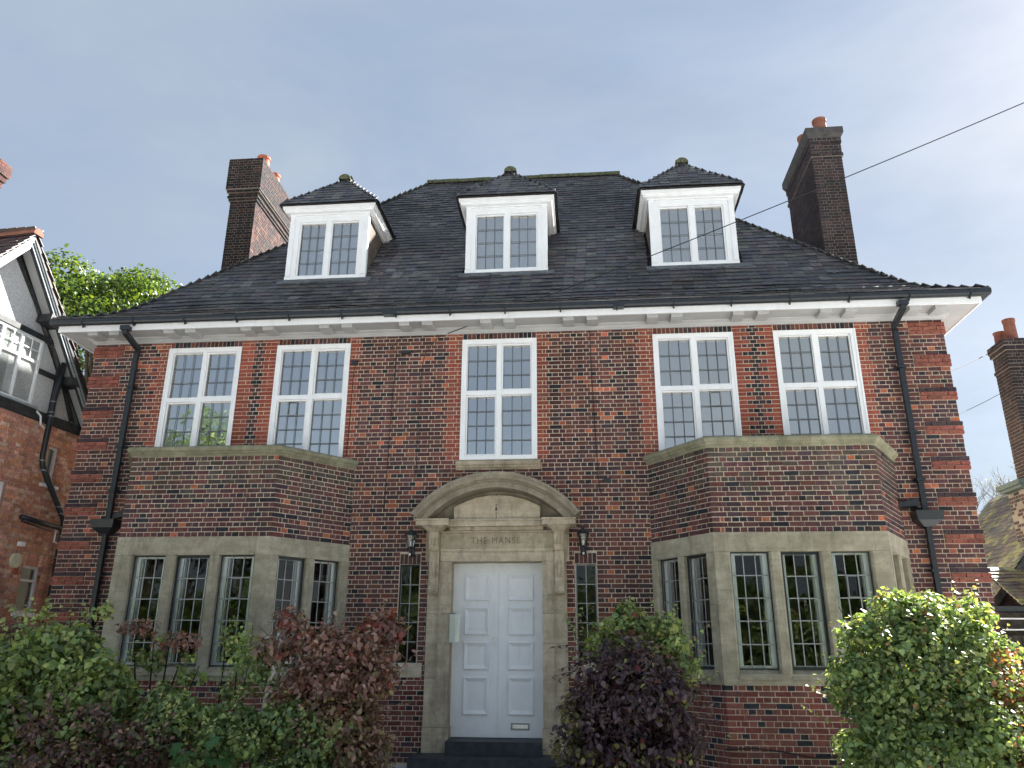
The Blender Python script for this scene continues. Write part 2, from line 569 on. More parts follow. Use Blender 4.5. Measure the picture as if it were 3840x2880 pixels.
# ------------------------------------------------------------------ setting
def ground_mat():
    mt, t, b, out = new_mat('gravel_and_tarmac')
    pos = geo_pos(t)
    c = ramp(t, noise(t, pos, 0.5, 4), 0.35, (0.46, 0.455, 0.445), 0.65, (0.60, 0.595, 0.58))
    c = mixc(t, c, ramp(t, noise(t, pos, 35, 3), 0.3, (0.7,) * 3, 0.7, (1.2,) * 3), 1.0, 'MULTIPLY')
    t.links.new(c, b.inputs['Base Color'])
    b.inputs['Roughness'].default_value = 0.95
    bump(t, b, noise(t, pos, 60, 3), 0.6, 0.02)
    return mt
M_GROUND = ground_mat()
g = MB()
N_ = 24
ext = 900.0
xs = [-ext, -120, -60, -30, -15, 0, 15, 30, 60, 120, ext]
for i in range(len(xs) - 1):
    for j_ in range(len(xs) - 1):
        g.poly([(xs[i], xs[j_], 0), (xs[i + 1], xs[j_], 0), (xs[i + 1], xs[j_ + 1], 0), (xs[i], xs[j_ + 1], 0)])
o = g.build('ground', M_GROUND, None, kind='structure')

# ================================================================== MAIN HOUSE
HOUSE = thing('brick_house', (0, 0, 0), 'large dark red brick house with tiled hip roof, three dormers and stone doorway', 'house')
HW = 7.765
Z_TOP = 7.212
PIT = 0.075
Z_B1 = 6.946
WIN = [(-6.266, -4.870), (-4.160, -2.780), (-0.668, 0.668), (2.772, 4.162), (4.880, 6.270)]
WZ0, WZ1 = 4.845, 7.085
SIDE = [(-1.645, -1.290), (1.287, 1.648)]
SZ0, SZ1 = 1.510, 3.065
BAYS = {'L': [(-6.59, 0.0), (-5.97, -1.16), (-3.47, -1.16), (-2.53, 0.0)],
        'R': [(2.55, 0.0), (3.38, -1.16), (5.89, -1.16), (6.59, 0.0)]}
QW = 0.58
DARK = (0.102, 0.048, 0.049)
DARK2 = (0.142, 0.057, 0.052)
DARK3 = (0.066, 0.042, 0.048)
BROWN = (0.180, 0.068, 0.054)
BLUEB = (0.028, 0.029, 0.036)
ORNG = (0.40, 0.125, 0.068)
RED = (0.290, 0.078, 0.053)
RED2 = (0.27, 0.092, 0.068)

def quoin_at(z):
    """course index in quoin: 0,1,2 for the three proud courses (2 = top), else None"""
    q = (z - Z_B1) / PIT
    k = math.floor(q / 8.0)
    r = math.floor(q - 8 * k)
    return (r, -k) if r < 3 else None

def base_col(header):
    x = random.random()
    if header:
        if x < 0.075: return vary(ORNG, 0.25)
        if x < 0.135: return BLUEB
    else:
        if x < 0.016: return vary(ORNG, 0.2)
        if x < 0.045: return BLUEB
    x = random.random()
    if x < 0.46: return DARK
    if x < 0.70: return DARK2
    if x < 0.87: return DARK3
    return BROWN

def wall_col(u, z, header, k, a, c):
    au = abs(u)
    if au > HW - QW:
        q = quoin_at(z)
        if q:
            top_dark = q[0] == 2 and q[1] >= 2
            return ((DARK3 if top_dark else vary(RED2, 0.1)), 0.022)
    if z > WZ0 - 0.02:
        for w0, w1 in WIN:
            for e in (w0, w1):
                d = abs(u - e)
                if d < (0.20 if header else 0.30) and not (w0 < u < w1):
                    # narrow piers between paired windows carry a dark toothed strip
                    for p0, p1 in ((-4.870, -4.160), (4.162, 4.880)):
                        if p0 < u < p1:
                            return (RED if abs(u - (p0 + p1) / 2) > (0.125 if header and k % 2 else 0.07) else random.choice((DARK, DARK3, BLUEB)))
                    return random.choice((RED, RED, RED2))
        for p0, p1 in ((-4.870, -4.160), (4.162, 4.880)):
            if p0 < u < p1:
                return random.choice((DARK, DARK3, BLUEB))
    if z < 0.42 and random.random() < 0.6: return random.choice((BLUEB, DARK3))
    if z < 1.3:
        return random.choice((DARK2, BROWN, BROWN, (0.15, 0.045, 0.038))) if random.random() > 0.14 else BLUEB
    return base_col(header)

def pier_fill(a, c, par):
    if abs(c - a - QW) < 1e-3:
        q = [.235, .235, .11] if par else [.12, .23, .23]
        return q if a < 0 else q[::-1]
    for p0, p1 in ((-4.870, -4.160), (4.162, 4.880)):
        if abs(a - p0) < 1e-3 and abs(c - p1) < 1e-3:
            L = p1 - p0
            if par == 0: s = (L - 0.112) / 2; return [s * 0.72, s * 0.28, 0.112, s * 0.28, s * 0.72] if False else [s, 0.112, s]
            s = (L - 0.224) / 2
            return [s * 0.62, s * 0.38, 0.112, 0.112, s * 0.38, s * 0.62]
    return None

HOLES = [(w0, w1, WZ0, 7.30) for w0, w1 in WIN]
HOLES += [(s0, s1, SZ0 - 0.13, 3.24) for s0, s1 in SIDE]
HOLES += [(-1.147, 1.147, 0.0, 3.76)]
HOLES += [(-6.50, -2.62, 0.0, 4.70), (2.64, 6.50, 0.0, 4.70)]
# bond sheet (mortar) with openings; bay rooms open into the house
SH = [(w0 + .02, w1 - .02, WZ0 + .02, WZ1 - .02) for w0, w1 in WIN] + [(s0 + .01, s1 - .01, SZ0, SZ1) for s0, s1 in SIDE]
SH += [(-0.76, 0.76, 0.3, 3.11), (-6.35, -2.75, 0.9, 3.3), (2.75, 6.35, 0.9, 3.3)]
WALL = sheet(FR, -HW, HW, 0.0, 7.45, SH, -0.005)
for sx in (-1, 1):
    WALL.poly([(sx * (HW - .008), -0.007 + .014, 0), (sx * (HW - .008), 10.6, 0), (sx * (HW - .008), 10.6, 7.45), (sx * (HW - .008), 0.007, 7.45)])
WALL.poly([(-HW, 10.6, 0), (HW, 10.6, 0), (HW, 10.6, 7.45), (-HW, 10.6, 7.45)])
WALLO = WALL.build('wall', M_MORTAR, HOUSE)

BRICKS = []       # (parent, brick tuple)
zt = Z_B1 + 4 * PIT
nfull = int(zt / PIT)
for b_ in bond(FR, -HW, HW, zt - nfull * PIT, zt, PIT, HOLES, wall_col, pier_fill, splits=lambda z: (-HW + QW, HW - QW) if quoin_at(z) else ()):
    F, u0, u1, n0, n1, z0, z1, col = b_
    if z0 > Z_TOP + 0.03: continue
    if n1 > 0.015:
        if u0 < -HW + 0.02: u0 = -HW - 0.025
        if u1 > HW - 0.02: u1 = HW + 0.025
    BRICKS.append((WALLO, (F, u0, u1, n0, n1, z0, z1, col)))
# side returns of the wall: one header deep so that the corners read as solid brick
for sx in (-1, 1):
    Fs = frame((sx * HW, 0, 0), (0, 1, 0), (sx, 0, 0))
    def scol(u, z, header, k, a, c):
        if u < 0.5:
            q = quoin_at(z)
            if q: return (vary(RED2, 0.1) if not (q[0] == 2 and q[1] >= 2) else DARK3, 0.022)
        return base_col(header)
    for b_ in bond(Fs, 0.0, 1.6, zt - nfull * PIT, zt, PIT, [], scol, first=1):
        if b_[5] > Z_TOP + 0.03: continue
        BRICKS.append((WALLO, b_))
# soldier courses over the upper windows and the narrow side lights
for w0, w1 in WIN:
    n_ = int(round((w1 - w0) / 0.0775)); s = (w1 - w0) / n_
    for i in range(n_):
        c_ = random.choice((DARK, DARK3, DARK, BROWN, BLUEB, (0.13, 0.045, 0.03)))
        BRICKS.append((WALLO, (FR, w0 + i * s + .005, w0 + (i + 1) * s - .005, -.02, random.uniform(-.001, .002), WZ1 + .005, WZ1 + 0.215, vary(c_))))
for s0, s1 in SIDE:
    s = (s1 - s0) / 5
    for i in range(5):
        BRICKS.append((WALLO, (FR, s0 + i * s + .005, s0 + (i + 1) * s - .005, -.02, .001, SZ1 + .005, 3.238, vary(random.choice((DARK, DARK2, DARK3))))))

# ---------------------------------------------------------------- bays
STONE_Z0, SILL_Z, OPEN_Z0, OPEN_Z1, LINT_Z = 1.250, 1.400, 1.460, 3.105, 3.390
BAYWIN = {'L': {0: [(0.12, 0.60), (0.745, 1.23)], 1: [(0.278, 0.814), (0.989, 1.542), (1.715, 2.268)], 2: [(0.190, 0.690), (0.843, 1.332)]},
          'R': {0: [(0.124, 0.600), (0.745, 1.232)], 1: [(0.225, 0.786), (0.956, 1.517), (1.684, 2.238)], 2: [(0.12, 0.60), (0.745, 1.22)]}}
ROOMS = []

def lattice(F, u0, u1, z0, z1, nc, nr, n, name, parent, glass, lead, t=0.013, ghost=0.0, room=None):
    """leaded light: individual panes + came grid as parts of `parent`"""
    cu = [u0 + (u1 - u0) * i / nc for i in range(nc + 1)]
    cz = [z0 + (z1 - z0) * i / nr for i in range(nr + 1)]
    for i in range(nc):
        for k in range(nr):
            b = MB()
            a = random.uniform(-0.0022, 0.0022); c = random.uniform(-0.0022, 0.0022)
            u_0, u_1, z_0, z_1 = cu[i] + .002, cu[i + 1] - .002, cz[k] + .002, cz[k + 1] - .002
            b.poly([F(u_0, n - a - c, z_0), F(u_1, n + a - c, z_0), F(u_1, n + a + c, z_1), F(u_0, n - a + c, z_1)])
            b.build('pane', glass, parent)
    b = MB()
    for u in cu[1:-1]:
        b.box(F, u - t / 2, u + t / 2, n + .004, n + .011, z0, z1)
    for z in cz[1:-1]:
        b.box(F, u0, u1, n + .004, n + .0125, z - t / 2, z + t / 2)
    b.box(F, u0, u0 + t / 2, n + .004, n + .011, z0, z1); b.box(F, u1 - t / 2, u1, n + .004, n + .011, z0, z1)
    b.build('leading', lead, parent)
    if ghost:
        b = MB(); q_ = n - ghost
        b.poly([F(u0, q_, z0), F(u1, q_ + .002, z0), F(u1, q_, z1), F(u0, q_ + .001, z1)])
        b.build('inner_pane', M_GLASSI, parent)

for side, P in BAYS.items():
    bay = thing('bay', (0, 0, 0), 'x', 'x')
    del bay['label'], bay['category']
    bay.parent = HOUSE
    frames = []
    for i in range(3):
        A, B = Vector((*P[i], 0)), Vector((*P[i + 1], 0))
        d = (B - A).normalized()
        frames.append((frame(A, d, (d.y, -d.x, 0)), (B - A).length))
    cos = []
    for z0, z1 in ((0.0, STONE_Z0), (LINT_Z, 4.72)):      # mortar core of each brick band, welded at the corners
        core = MB()
        pl = []
        for i in range(4):
            d0 = frames[max(0, i - 1)][0].N; d1 = frames[min(2, i)][0].N
            mdir = (d0 + d1).normalized(); k_ = -0.005 / mdir.dot(d1)
            pl.append((P[i][0] + mdir.x * k_, P[i][1] + mdir.y * k_))
        core.v = [(x, y, z0) for x, y in pl] + [(x, y, z1) for x, y in pl]
        core.c = [(1, 1, 1)] * 8
        core.f = [(i, i + 1, i + 5, i + 4) for i in range(3)] + [(4, 5, 6, 7)]
        cos.append(core.build('bay_wall', M_MORTAR, bay))
    for fi, (F, L) in enumerate(frames):
        def bcol(u, z, header, k, a, c):
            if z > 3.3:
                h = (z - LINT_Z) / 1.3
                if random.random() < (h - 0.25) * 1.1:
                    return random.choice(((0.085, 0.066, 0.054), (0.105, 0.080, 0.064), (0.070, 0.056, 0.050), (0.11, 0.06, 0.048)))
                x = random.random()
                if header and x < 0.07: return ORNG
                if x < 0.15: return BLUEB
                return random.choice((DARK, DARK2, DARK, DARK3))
            if random.random() < 0.11: return BLUEB
            return random.choice((DARK2, BROWN, BROWN, (0.16, 0.050, 0.042)))
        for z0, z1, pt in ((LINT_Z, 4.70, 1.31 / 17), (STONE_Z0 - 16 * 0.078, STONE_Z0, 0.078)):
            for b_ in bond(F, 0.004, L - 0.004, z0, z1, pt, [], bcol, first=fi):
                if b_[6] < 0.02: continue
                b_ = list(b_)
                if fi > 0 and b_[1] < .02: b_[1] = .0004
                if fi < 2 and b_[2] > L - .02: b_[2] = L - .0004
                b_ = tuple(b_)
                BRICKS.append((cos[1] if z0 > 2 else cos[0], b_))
    # stonework: lintel blocks, piers, mullions, sill
    wins = BAYWIN[side]
    SM = M_STONE
    for fi, (F, L) in enumerate(frames):
        ex0 = 0.012 if fi > 0 else 0.0
        ex1 = 0.012 if fi < 2 else 0.0
        cut = L * (0.5 if fi != 1 else 0.36)
        pieces = [(-ex0, L + ex1)] if fi != 1 else [(-ex0, 0.20), (0.203, L - 0.20), (L - 0.197, L + ex1)]
        for a, c in pieces:
            MB().box(F, a, c, -0.22, 0.016, OPEN_Z1, LINT_Z).build('lintel_stone', SM, bay)
        us = [-ex0] + [x for w in wins[fi] for x in w] + [L + ex1]
        for i in range(0, len(us), 2):
            a, c = us[i], us[i + 1]
            b = MB()
            edge_l, edge_r = i > 0, i < len(us) - 2
            cl = 0.028 if edge_l else 0.0
            cr_ = 0.028 if edge_r else 0.0
            z1_ = OPEN_Z1 - 0.003
            zj = 2.35 + 0.2 * (fi % 2)
            for zz0, zz1 in (((SILL_Z, zj - .0015), (zj + .0015, z1_)) if (not edge_l or not edge_r) else ((SILL_Z, z1_),)):
                pl = [(a, -0.20), (a, 0.016 - cl), (a + cl, 0.016), (c - cr_, 0.016), (c, 0.016 - cr_), (c, -0.20)]
                i0 = len(b.v)
                b.poly([F(u, n, zz0) for u, n in pl][::-1]); b.poly([F(u, n, zz1) for u, n in pl])
                for q in range(len(pl)):
                    u_, n_ = pl[q]; u2, n2 = pl[(q + 1) % len(pl)]
                    b.poly([F(u_, n_, zz0), F(u_, n_, zz1), F(u2, n2, zz1), F(u2, n2, zz0)])
            b.build('mullion' if (edge_l and edge_r) else 'stone_pier', SM, bay)
        b = MB()
        b.box(F, -ex0, L + ex1, -0.22, 0.020, STONE_Z0, SILL_Z - .002)
        for a, c in wins[fi]:     # weathered sill slope between the mullions
            b.hexa([F(a - .03, 0.045, SILL_Z - .075), F(c + .03, 0.045, SILL_Z - .075), F(c + .03, -0.19, SILL_Z - .075), F(a - .03, -0.19, SILL_Z - .075),
                    F(a, 0.030, SILL_Z - .03), F(c, 0.030, SILL_Z - .03), F(c, -0.10, OPEN_Z0), F(a, -0.10, OPEN_Z0)])
        b.build('sill_stone', SM, bay)
    # coping
    prof = [(-0.16, 4.70), (0.012, 4.70), (0.022, 4.712), (0.022, 4.734), (0.042, 4.742), (0.048, 4.765), (0.075, 4.778), (0.088, 4.800), (0.088, 4.832), (0.070, 4.856), (0.04, 4.868), (-0.16, 4.872)]
    prof = prof[::-1]
    PP = [Vector(p) for p in P]
    # split into stones along each edge, mitred at the corners
    segs = []
    cuts = {0: [0.42, 0.8], 1: [0.28, 0.62], 2: [0.25, 0.62]}
    path_all = [PP[0]]
    run = [PP[0]]
    for i in range(3):
        for t in cuts[i]:
            q = PP[i].lerp(PP[i + 1], t)
            run.append(q); segs.append(run)
            d = (PP[i + 1] - PP[i]).normalized()
            run = [q + d * 0.003]
        run.append(PP[i + 1])
    segs.append(run)
    for sgm in segs:
        MB().sweep([tuple(p) for p in sgm], prof).build('coping_stone', M_COPE, bay)
    # windows of the bay
    for fi, (F, L) in enumerate(frames):
        for wi, (a, c) in enumerate(wins[fi]):
            we = thing('window', (0, 0, 0), 'x', 'x'); del we['label'], we['category']
            we.parent = bay
            iron = (wi == 1 and fi == 1) or (wi == (1 if fi == 0 else 0) and fi != 1)
            t_ = 0.038 if iron else 0.016
            nf = -0.085
            b = MB()
            ap = (0.03, 0.035, 0.04)
            zz0, zz1 = OPEN_Z0 - .004, OPEN_Z1 - .001
            b.box(F, a, a + t_, nf - .03, nf + .012, zz0, zz1); b.box(F, c - t_, c, nf - .03, nf + .012, zz0, zz1)
            b.box(F, a + t_, c - t_, nf - .03, nf + .012, zz1 - t_, zz1); b.box(F, a + t_, c - t_, nf - .03, nf + .012, zz0, zz0 + t_)
            b.build('iron_frame', M_BLACK, bay)
            ga, gc, gz0, gz1 = a + t_, c - t_, zz0 + t_, zz1 - t_
            lattice(F, ga, gc, gz0, gz1, 3, 5, nf - .012, 'w', bay, M_GLASSG, M_LEADL, 0.015)
            bpy.data.objects.remove(we)
            # small opening vent frame seen in one pane
            if fi == 1 and ((side == 'L' and wi == 2) or (side == 'R' and wi == 2)):
                cu = (gc - ga) / 3; cz = (gz1 - gz0) / 5
                u_0, u_1, z_0, z_1 = ga + cu, ga + 2 * cu, gz0 + 3 * cz, gz0 + 4 * cz
                b = MB()
                for q in ((u_0, u_0 + .018, z_0, z_1), (u_1 - .018, u_1, z_0, z_1), (u_0 + .018, u_1 - .018, z_0, z_0 + .018), (u_0 + .018, u_1 - .018, z_1 - .018, z_1)):
                    b.box(F, q[0], q[1], nf - .004, nf + .016, q[2], q[3])
                b.build('vent_frame', M_GREYM, bay)
            # painted inner lining and secondary frame
            b = MB()
            i0, i1, j0, j1 = a + .003, c - .003, zz0 + .004, zz1 - .004
            fw = 0.078
            for q in ((i0, i0 + fw, j0, j1), (i1 - fw, i1, j0, j1), (i0 + fw, i1 - fw, j1 - .035, j1), (i0 + fw, i1 - fw, j0, j0 + .05)):
                b.box(F, q[0] + .0005, q[1] - .0005, nf - .11, nf - .045, q[2], q[3])
            b.box(F, i0 + .0785, i0 + .0885, nf - .16, nf - .09, j0 + .051, j1 - .036); b.box(F, i1 - .0885, i1 - .0785, nf - .16, nf - .09, j0 + .051, j1 - .036)
            b.build('window_lining', M_LINING, bay)

# ---------------------------------------------------------------- rooms behind the glass
def room(x0, x1, y0, y1, z0, z1, mat):
    b = MB()
    b.poly([(x0, y1, z0), (x0, y1, z1), (x1, y1, z1), (x1, y1, z0)])
    b.poly([(x0, y0, z0), (x0, y0, z1), (x0, y1, z1), (x0, y1, z0)])
    b.poly([(x1, y0, z0), (x1, y1, z0), (x1, y1, z1), (x1, y0, z1)])
    b.poly([(x0, y0, z1), (x1, y0, z1), (x1, y1, z1), (x0, y1, z1)])
    b.poly([(x0, y0, z0), (x0, y1, z0), (x1, y1, z0), (x1, y0, z0)])
    return b.build('room', mat, HOUSE)
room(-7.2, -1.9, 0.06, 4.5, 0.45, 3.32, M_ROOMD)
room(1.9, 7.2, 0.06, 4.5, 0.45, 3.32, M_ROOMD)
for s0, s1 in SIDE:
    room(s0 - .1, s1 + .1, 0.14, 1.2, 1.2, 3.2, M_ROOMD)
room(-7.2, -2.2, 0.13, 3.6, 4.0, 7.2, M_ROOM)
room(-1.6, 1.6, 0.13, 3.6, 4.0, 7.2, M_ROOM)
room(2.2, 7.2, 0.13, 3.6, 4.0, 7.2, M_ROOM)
# net curtain edge / tall furniture silhouettes are left to the reflections

# ---------------------------------------------------------------- upper windows
def casement(F, u0, u1, z0, z1, zt_, rows_lo, rows_hi, glass, vents=()):
    we = thing('window', (0, 0, 0), 'x', 'x'); del we['label'], we['category']
    we.parent = HOUSE
    fw, mw = 0.078, 0.086
    um = (u0 + u1) / 2
    b = MB()
    b.box(F, u0, u0 + fw, -.11, .012, z0, z1); b.box(F, u1 - fw, u1, -.11, .012, z0, z1)
    b.box(F, u0 + fw, u1 - fw, -.11, .012, z1 - fw, z1)
    b.box(F, u0 + fw, u1 - fw, -.11, .012, z0, z0 + .075)
    b.box(F, um - mw / 2, um + mw / 2, -.11, .004, z0 + .075, z1 - fw)
    for a, c in ((u0 + fw, um - mw / 2), (um + mw / 2, u1 - fw)):
        b.box(F, a, c, -.11, .004, zt_ - .042, zt_ + .040)
    # outer bead
    for q in ((u0 - .012, u0 + .02, z0, z1 + .012), (u1 - .02, u1 + .012, z0, z1 + .012), (u0 + .02, u1 - .02, z1 - .02, z1 + .012)):
        b.box(F, q[0], q[1], .0125, .026, q[2], q[3])
    b.build('window_frame', M_WHITE, we)
    for ci, (a, c) in enumerate(((u0 + fw, um - mw / 2), (um + mw / 2, u1 - fw))):
        for ri, (p, q, nr) in enumerate(((z0 + .075, zt_ - .042, rows_lo), (zt_ + .040, z1 - fw, rows_hi))):
            cas = (ci + ri) % 2 == 0
            t_ = 0.028 if cas else 0.014
            b = MB()
            nn = -.018 if cas else -.035
            b.box(F, a + .003, a + t_, -.075, nn, p + .003, q - .003); b.box(F, c - t_, c - .003, -.075, nn, p + .003, q - .003)
            b.box(F, a + t_, c - t_, -.075, nn, q - t_, q - .003); b.box(F, a + t_, c - t_, -.075, nn, p + .003, p + t_)
            b.build('casement' if cas else 'glazing_bead', M_WHITE, we)
            lattice(F, a + t_, c - t_, p + t_, q - t_, 3, nr, -.055, 'p', we, glass, M_LEAD, 0.0115, 0.022)
            if (ci, ri) in vents:
                cu = (c - a - 2 * t_) / 3; cz = (q - p - 2 * t_) / nr
                uu, zz = a + t_ + cu, q - t_ - cz
                bb = MB()
                for e in ((uu, uu + .012, zz, q - t_), (uu + cu - .012, uu + cu, zz, q - t_), (uu + .012, uu + cu - .012, zz, zz + .012), (uu + .012, uu + cu - .012, q - t_ - .012, q - t_)):
                    bb.box(F, e[0], e[1], -.05, -.03, e[2], e[3])
                bb.build('vent_frame', M_LEADL, we)
    return we
for i, (w0, w1) in enumerate(WIN):
    we = casement(FR, w0, w1, WZ0, WZ1, 6.075, 4, 3, M_GLASS, {1: ((0, 0),), 3: ((1, 0),)}.get(i, ()))
# stone sill of the middle window
b = MB()
b.sweep([(-0.735, 0.0), (0.735, 0.0)], [(-.05, 4.665), (.02, 4.665), (.03, 4.69), (.055, 4.70), (.06, 4.73), (.085, 4.745), (.085, 4.80), (.03, 4.842), (-.05, 4.845)][::-1])
b.build('window_sill', M_STONE2, HOUSE)

# side lights by the door
for k, (s0, s1) in enumerate(SIDE):
    we = thing('window', (0, 0, 0), 'x', 'x'); del we['label'], we['category']; we.parent = HOUSE
    t_ = 0.022
    b = MB()
    for q in ((s0, s0 + t_, SZ0, SZ1), (s1 - t_, s1, SZ0, SZ1), (s0 + t_, s1 - t_, SZ1 - t_, SZ1), (s0 + t_, s1 - t_, SZ0, SZ0 + t_)):
        b.box(FR, q[0], q[1], -.10, -.055, q[2], q[3])
    b.build('iron_frame', M_BLACK if k == 0 else M_GREYM, we)
    lattice(FR, s0 + t_, s1 - t_, SZ0 + t_, SZ1 - t_, 2, 5, -.085, 'p', we, M_GLASSG, M_LEADL, 0.014)
    b = MB()
    b.box(FR, s0 - .10, s1 + .09, -.12, .012, SZ0 - .22, SZ0 - .09)
    b.hexa([FR(s0 - .02, .004, SZ0 - .09), FR(s1 + .02, .004, SZ0 - .09), FR(s1 + .02, -.12, SZ0 - .09), FR(s0 - .02, -.12, SZ0 - .09),
            FR(s0 - .02, .003, SZ0 - .07), FR(s1 + .02, .003, SZ0 - .07), FR(s1 + .02, -.12, SZ0), FR(s0 - .02, -.12, SZ0)])
    b.box(FR, s0 - .10, s0 - .003, -.05, .0125, SZ0 - .09, SZ0 + .0); b.box(FR, s1 + .003, s1 + .09, -.05, .0125, SZ0 - .09, SZ0 + .0)
    b.build('window_sill', M_STONE2, we)

# ---------------------------------------------------------------- door and surround
SUR = thing('door_surround', (0, 0, 0), 'x', 'x'); del SUR['label'], SUR['category']; SUR.parent = HOUSE
def sp(b, name, mat=M_STONE2):
    return b.build(name, mat, SUR)
for sx in (-1, 1):
    X = lambda a, c: (min(sx * a, sx * c), max(sx * a, sx * c))
    u0, u1 = X(0.752, 1.147)
    zc = [0.565, 1.27, 1.815, 2.27, 2.565, 3.10]
    for z0, z1 in zip(zc, zc[1:]):
        a, c = X(0.945, 1.147)
        sp(MB().box(FR, a, c, -.10, .048, z0 + .002, z1 - .002), 'pilaster_stone')
        a, c = X(0.752, 0.943)
        sp(MB().box(FR, a, c, -.30, .074, z0 + .002, z1 - .002), 'architrave_stone')
    a, c = X(0.935, 0.953)           # bead between pilaster and architrave, broken into short reels
    b = MB()
    z = 0.60
    while z < 3.25:
        b.box(FR, a, c, .03, .088, z, z + .085)
        b.box(FR, a + .003, c - .003, .03, .082, z + .09, z + .105)
        z += 0.115
    sp(b, 'bead')
    a, c = X(0.735, 1.150)
    sp(MB().box(FR, a, c, -.30, .085, 0.20, 0.562), 'plinth_stone')
    # console bracket
    a, c = X(0.958, 1.114)
    pr = [(.048, 3.565), (.285, 3.565), (.290, 3.50), (.278, 3.42), (.25, 3.34), (.215, 3.29), (.175, 3.262), (.150, 3.255), (.145, 3.15), (.130, 2.95), (.125, 2.80), (.130, 2.74),
          (.150, 2.715), (.185, 2.71), (.205, 2.69), (.212, 2.655), (.205, 2.615), (.180, 2.585), (.150, 2.575), (.115, 2.59), (.048, 2.62)]
    b = MB()
    b.poly([FR(a, n, z) for n, z in pr]); b.poly([FR(c, n, z) for n, z in pr][::-1])
    for q in range(len(pr)):
        n_, z_ = pr[q]; n2, z2 = pr[(q + 1) % len(pr)]
        b.poly([FR(a, n_, z_), FR(c, n_, z_), FR(c, n2, z2), FR(a, n2, z2)])
    for e in (0.018, 0.068, 0.118):  # flutes on the face
        b.box(FR, a + e, a + e + .018, .2, .296, 3.36, 3.56)
        b.box(FR, a + e, a + e + .018, .12, .219, 2.63, 2.69)
    con = sp(b, 'console')
    b = MB()                         # fruit drop
    uc = (a + c) / 2
    b.lathe(FR(uc, .158, 2.99), [(.006, .16), (.016, .12), (.030, .08), (.040, .03), (.036, -.02), (.024, -.06), (.028, -.09), (.018, -.13), (.004, -.155)], 10)
    b.box(FR, uc - .045, uc - .01, .14, .162, 3.09, 3.115); b.box(FR, uc + .01, uc + .045, .14, .162, 3.09, 3.115)
    b.box(FR, uc - .006, uc + .006, .135, .155, 3.12, 3.25)
    sp(b, 'carved_drop')
    # cap block and bed mould above the console
    a, c = X(0.779, 1.315)
    b = MB()
    b.box(FR, a, c, .03, .420, 3.656, 3.735); b.box(FR, a - .010, c + .010, .03, .445, 3.7355, 3.763)
    sp(b, 'cornice_block')
    a2, c2 = X(0.948, 1.124)
    b = MB()
    lo = [(a2, .05), (a2, .296), (c2, .296), (c2, .05)]
    for (e0, z0), (e1, z1) in (((0, 3.567), (.02, 3.59)), ((.03, 3.5905), (.105, 3.6545))):
        b.hexa([FR(a2 - e0, .296 + e0, z0), FR(c2 + e0, .296 + e0, z0), FR(c2 + e0, .05, z0), FR(a2 - e0, .05, z0),
                FR(a2 - e1, .296 + e1 * 1.1, z1), FR(c2 + e1, .296 + e1 * 1.1, z1), FR(c2 + e1, .05, z1), FR(a2 - e1, .05, z1)])
    sp(b, 'bed_mould')
    # stone cheek beside the frieze
    a, c = X(0.953, 1.20)
    sp(MB().box(FR, a, c, -.05, .046, 3.1025, 3.70), 'side_stone')
# lintel architrave, frieze, cornice
b = MB(); b.box(FR, -.943, .943, -.30, .074, 3.105, 3.27); b.box(FR, -.945, .945, -.1, .100, 3.2705, 3.312); b.box(FR, -.952, .952, -.1, .088, 3.255, 3.2700)
sp(b, 'architrave_lintel')
FRZ = sp(MB().box(FR, -.950, .950, -.05, .100, 3.3145, 3.565), 'frieze')
b = MB(); b.box(FR, -.94, .94, -.05, .135, 3.5655, 3.60); b.box(FR, -.776, .776, -.05, .19, 3.6005, 3.656)
sp(b, 'frieze_mould')
b = MB(); b.box(FR, -.7775, .7775, -.05, .265, 3.657, 3.745); b.box(FR, -.768, .768, -.05, .285, 3.7455, 3.772)
sp(b, 'cornice')
cu = bpy.data.curves.new('inscription', 'FONT')
cu.body = 'THE MANSE.'
cu.size = 0.150
cu.extrude = 0.004
cu.space_character = 1.22
cu.space_word = 1.15
cu.align_x = 'CENTER'
tmp = bpy.data.objects.new('inscription_curve', cu)
COL.objects.link(tmp)
dg = bpy.context.evaluated_depsgraph_get()
tme = bpy.data.meshes.new_from_object(tmp.evaluated_get(dg))
bpy.data.objects.remove(tmp)
xs_ = [v.co.x for v in tme.vertices]
sx_ = 0.86 / (max(xs_) - min(xs_)); cx_ = (max(xs_) + min(xs_)) / 2
for v in tme.vertices:
    x_, y_, z_ = v.co
    v.co = ((x_ - cx_) * sx_ + 0.0, -0.1008 - z_ * 0.5 - .0005, 3.392 + y_)
tme.materials.clear(); tme.materials.append(mat_stone('letter_stone', (0.19, 0.16, 0.11), (0.24, 0.20, 0.14), (0.12, 0.10, 0.07)))  # darker tone paints in the shade of cut letters, plus dirt
link('inscription', tme, SUR)
# segmental hood
RC, ZC = 1.767, 2.759
A0 = math.radians(52.0)
def arc_ring(prof, a0, a1, n, name, mat, joints=0):
    step = (a1 - a0) / max(1, joints)
    for jn in range(max(1, joints)):
        b = MB()
        s0, s1 = a0 + jn * step + .0012, a0 + (jn + 1) * step - .0012
        k = max(3, int(n / max(1, joints)))
        rings = []
        for i in range(k + 1):
            t = s0 + (s1 - s0) * i / k
            rings.append([(r * math.sin(t), -d, ZC + r * math.cos(t)) for r, d in prof])
        m_ = len(prof)
        base = len(b.v)
        for rg in rings: b.v += rg; b.c += [(1, 1, 1)] * m_
        for i in range(k):
            for q in range(m_):
                q2 = (q + 1) % m_
                b.f.append((base + i * m_ + q, base + (i + 1) * m_ + q, base + (i + 1) * m_ + q2, base + i * m_ + q2))
        b.f.append(tuple(base + q for q in range(m_))); b.f.append(tuple(base + k * m_ + q for q in range(m_))[::-1])
        sp(b, name, mat)
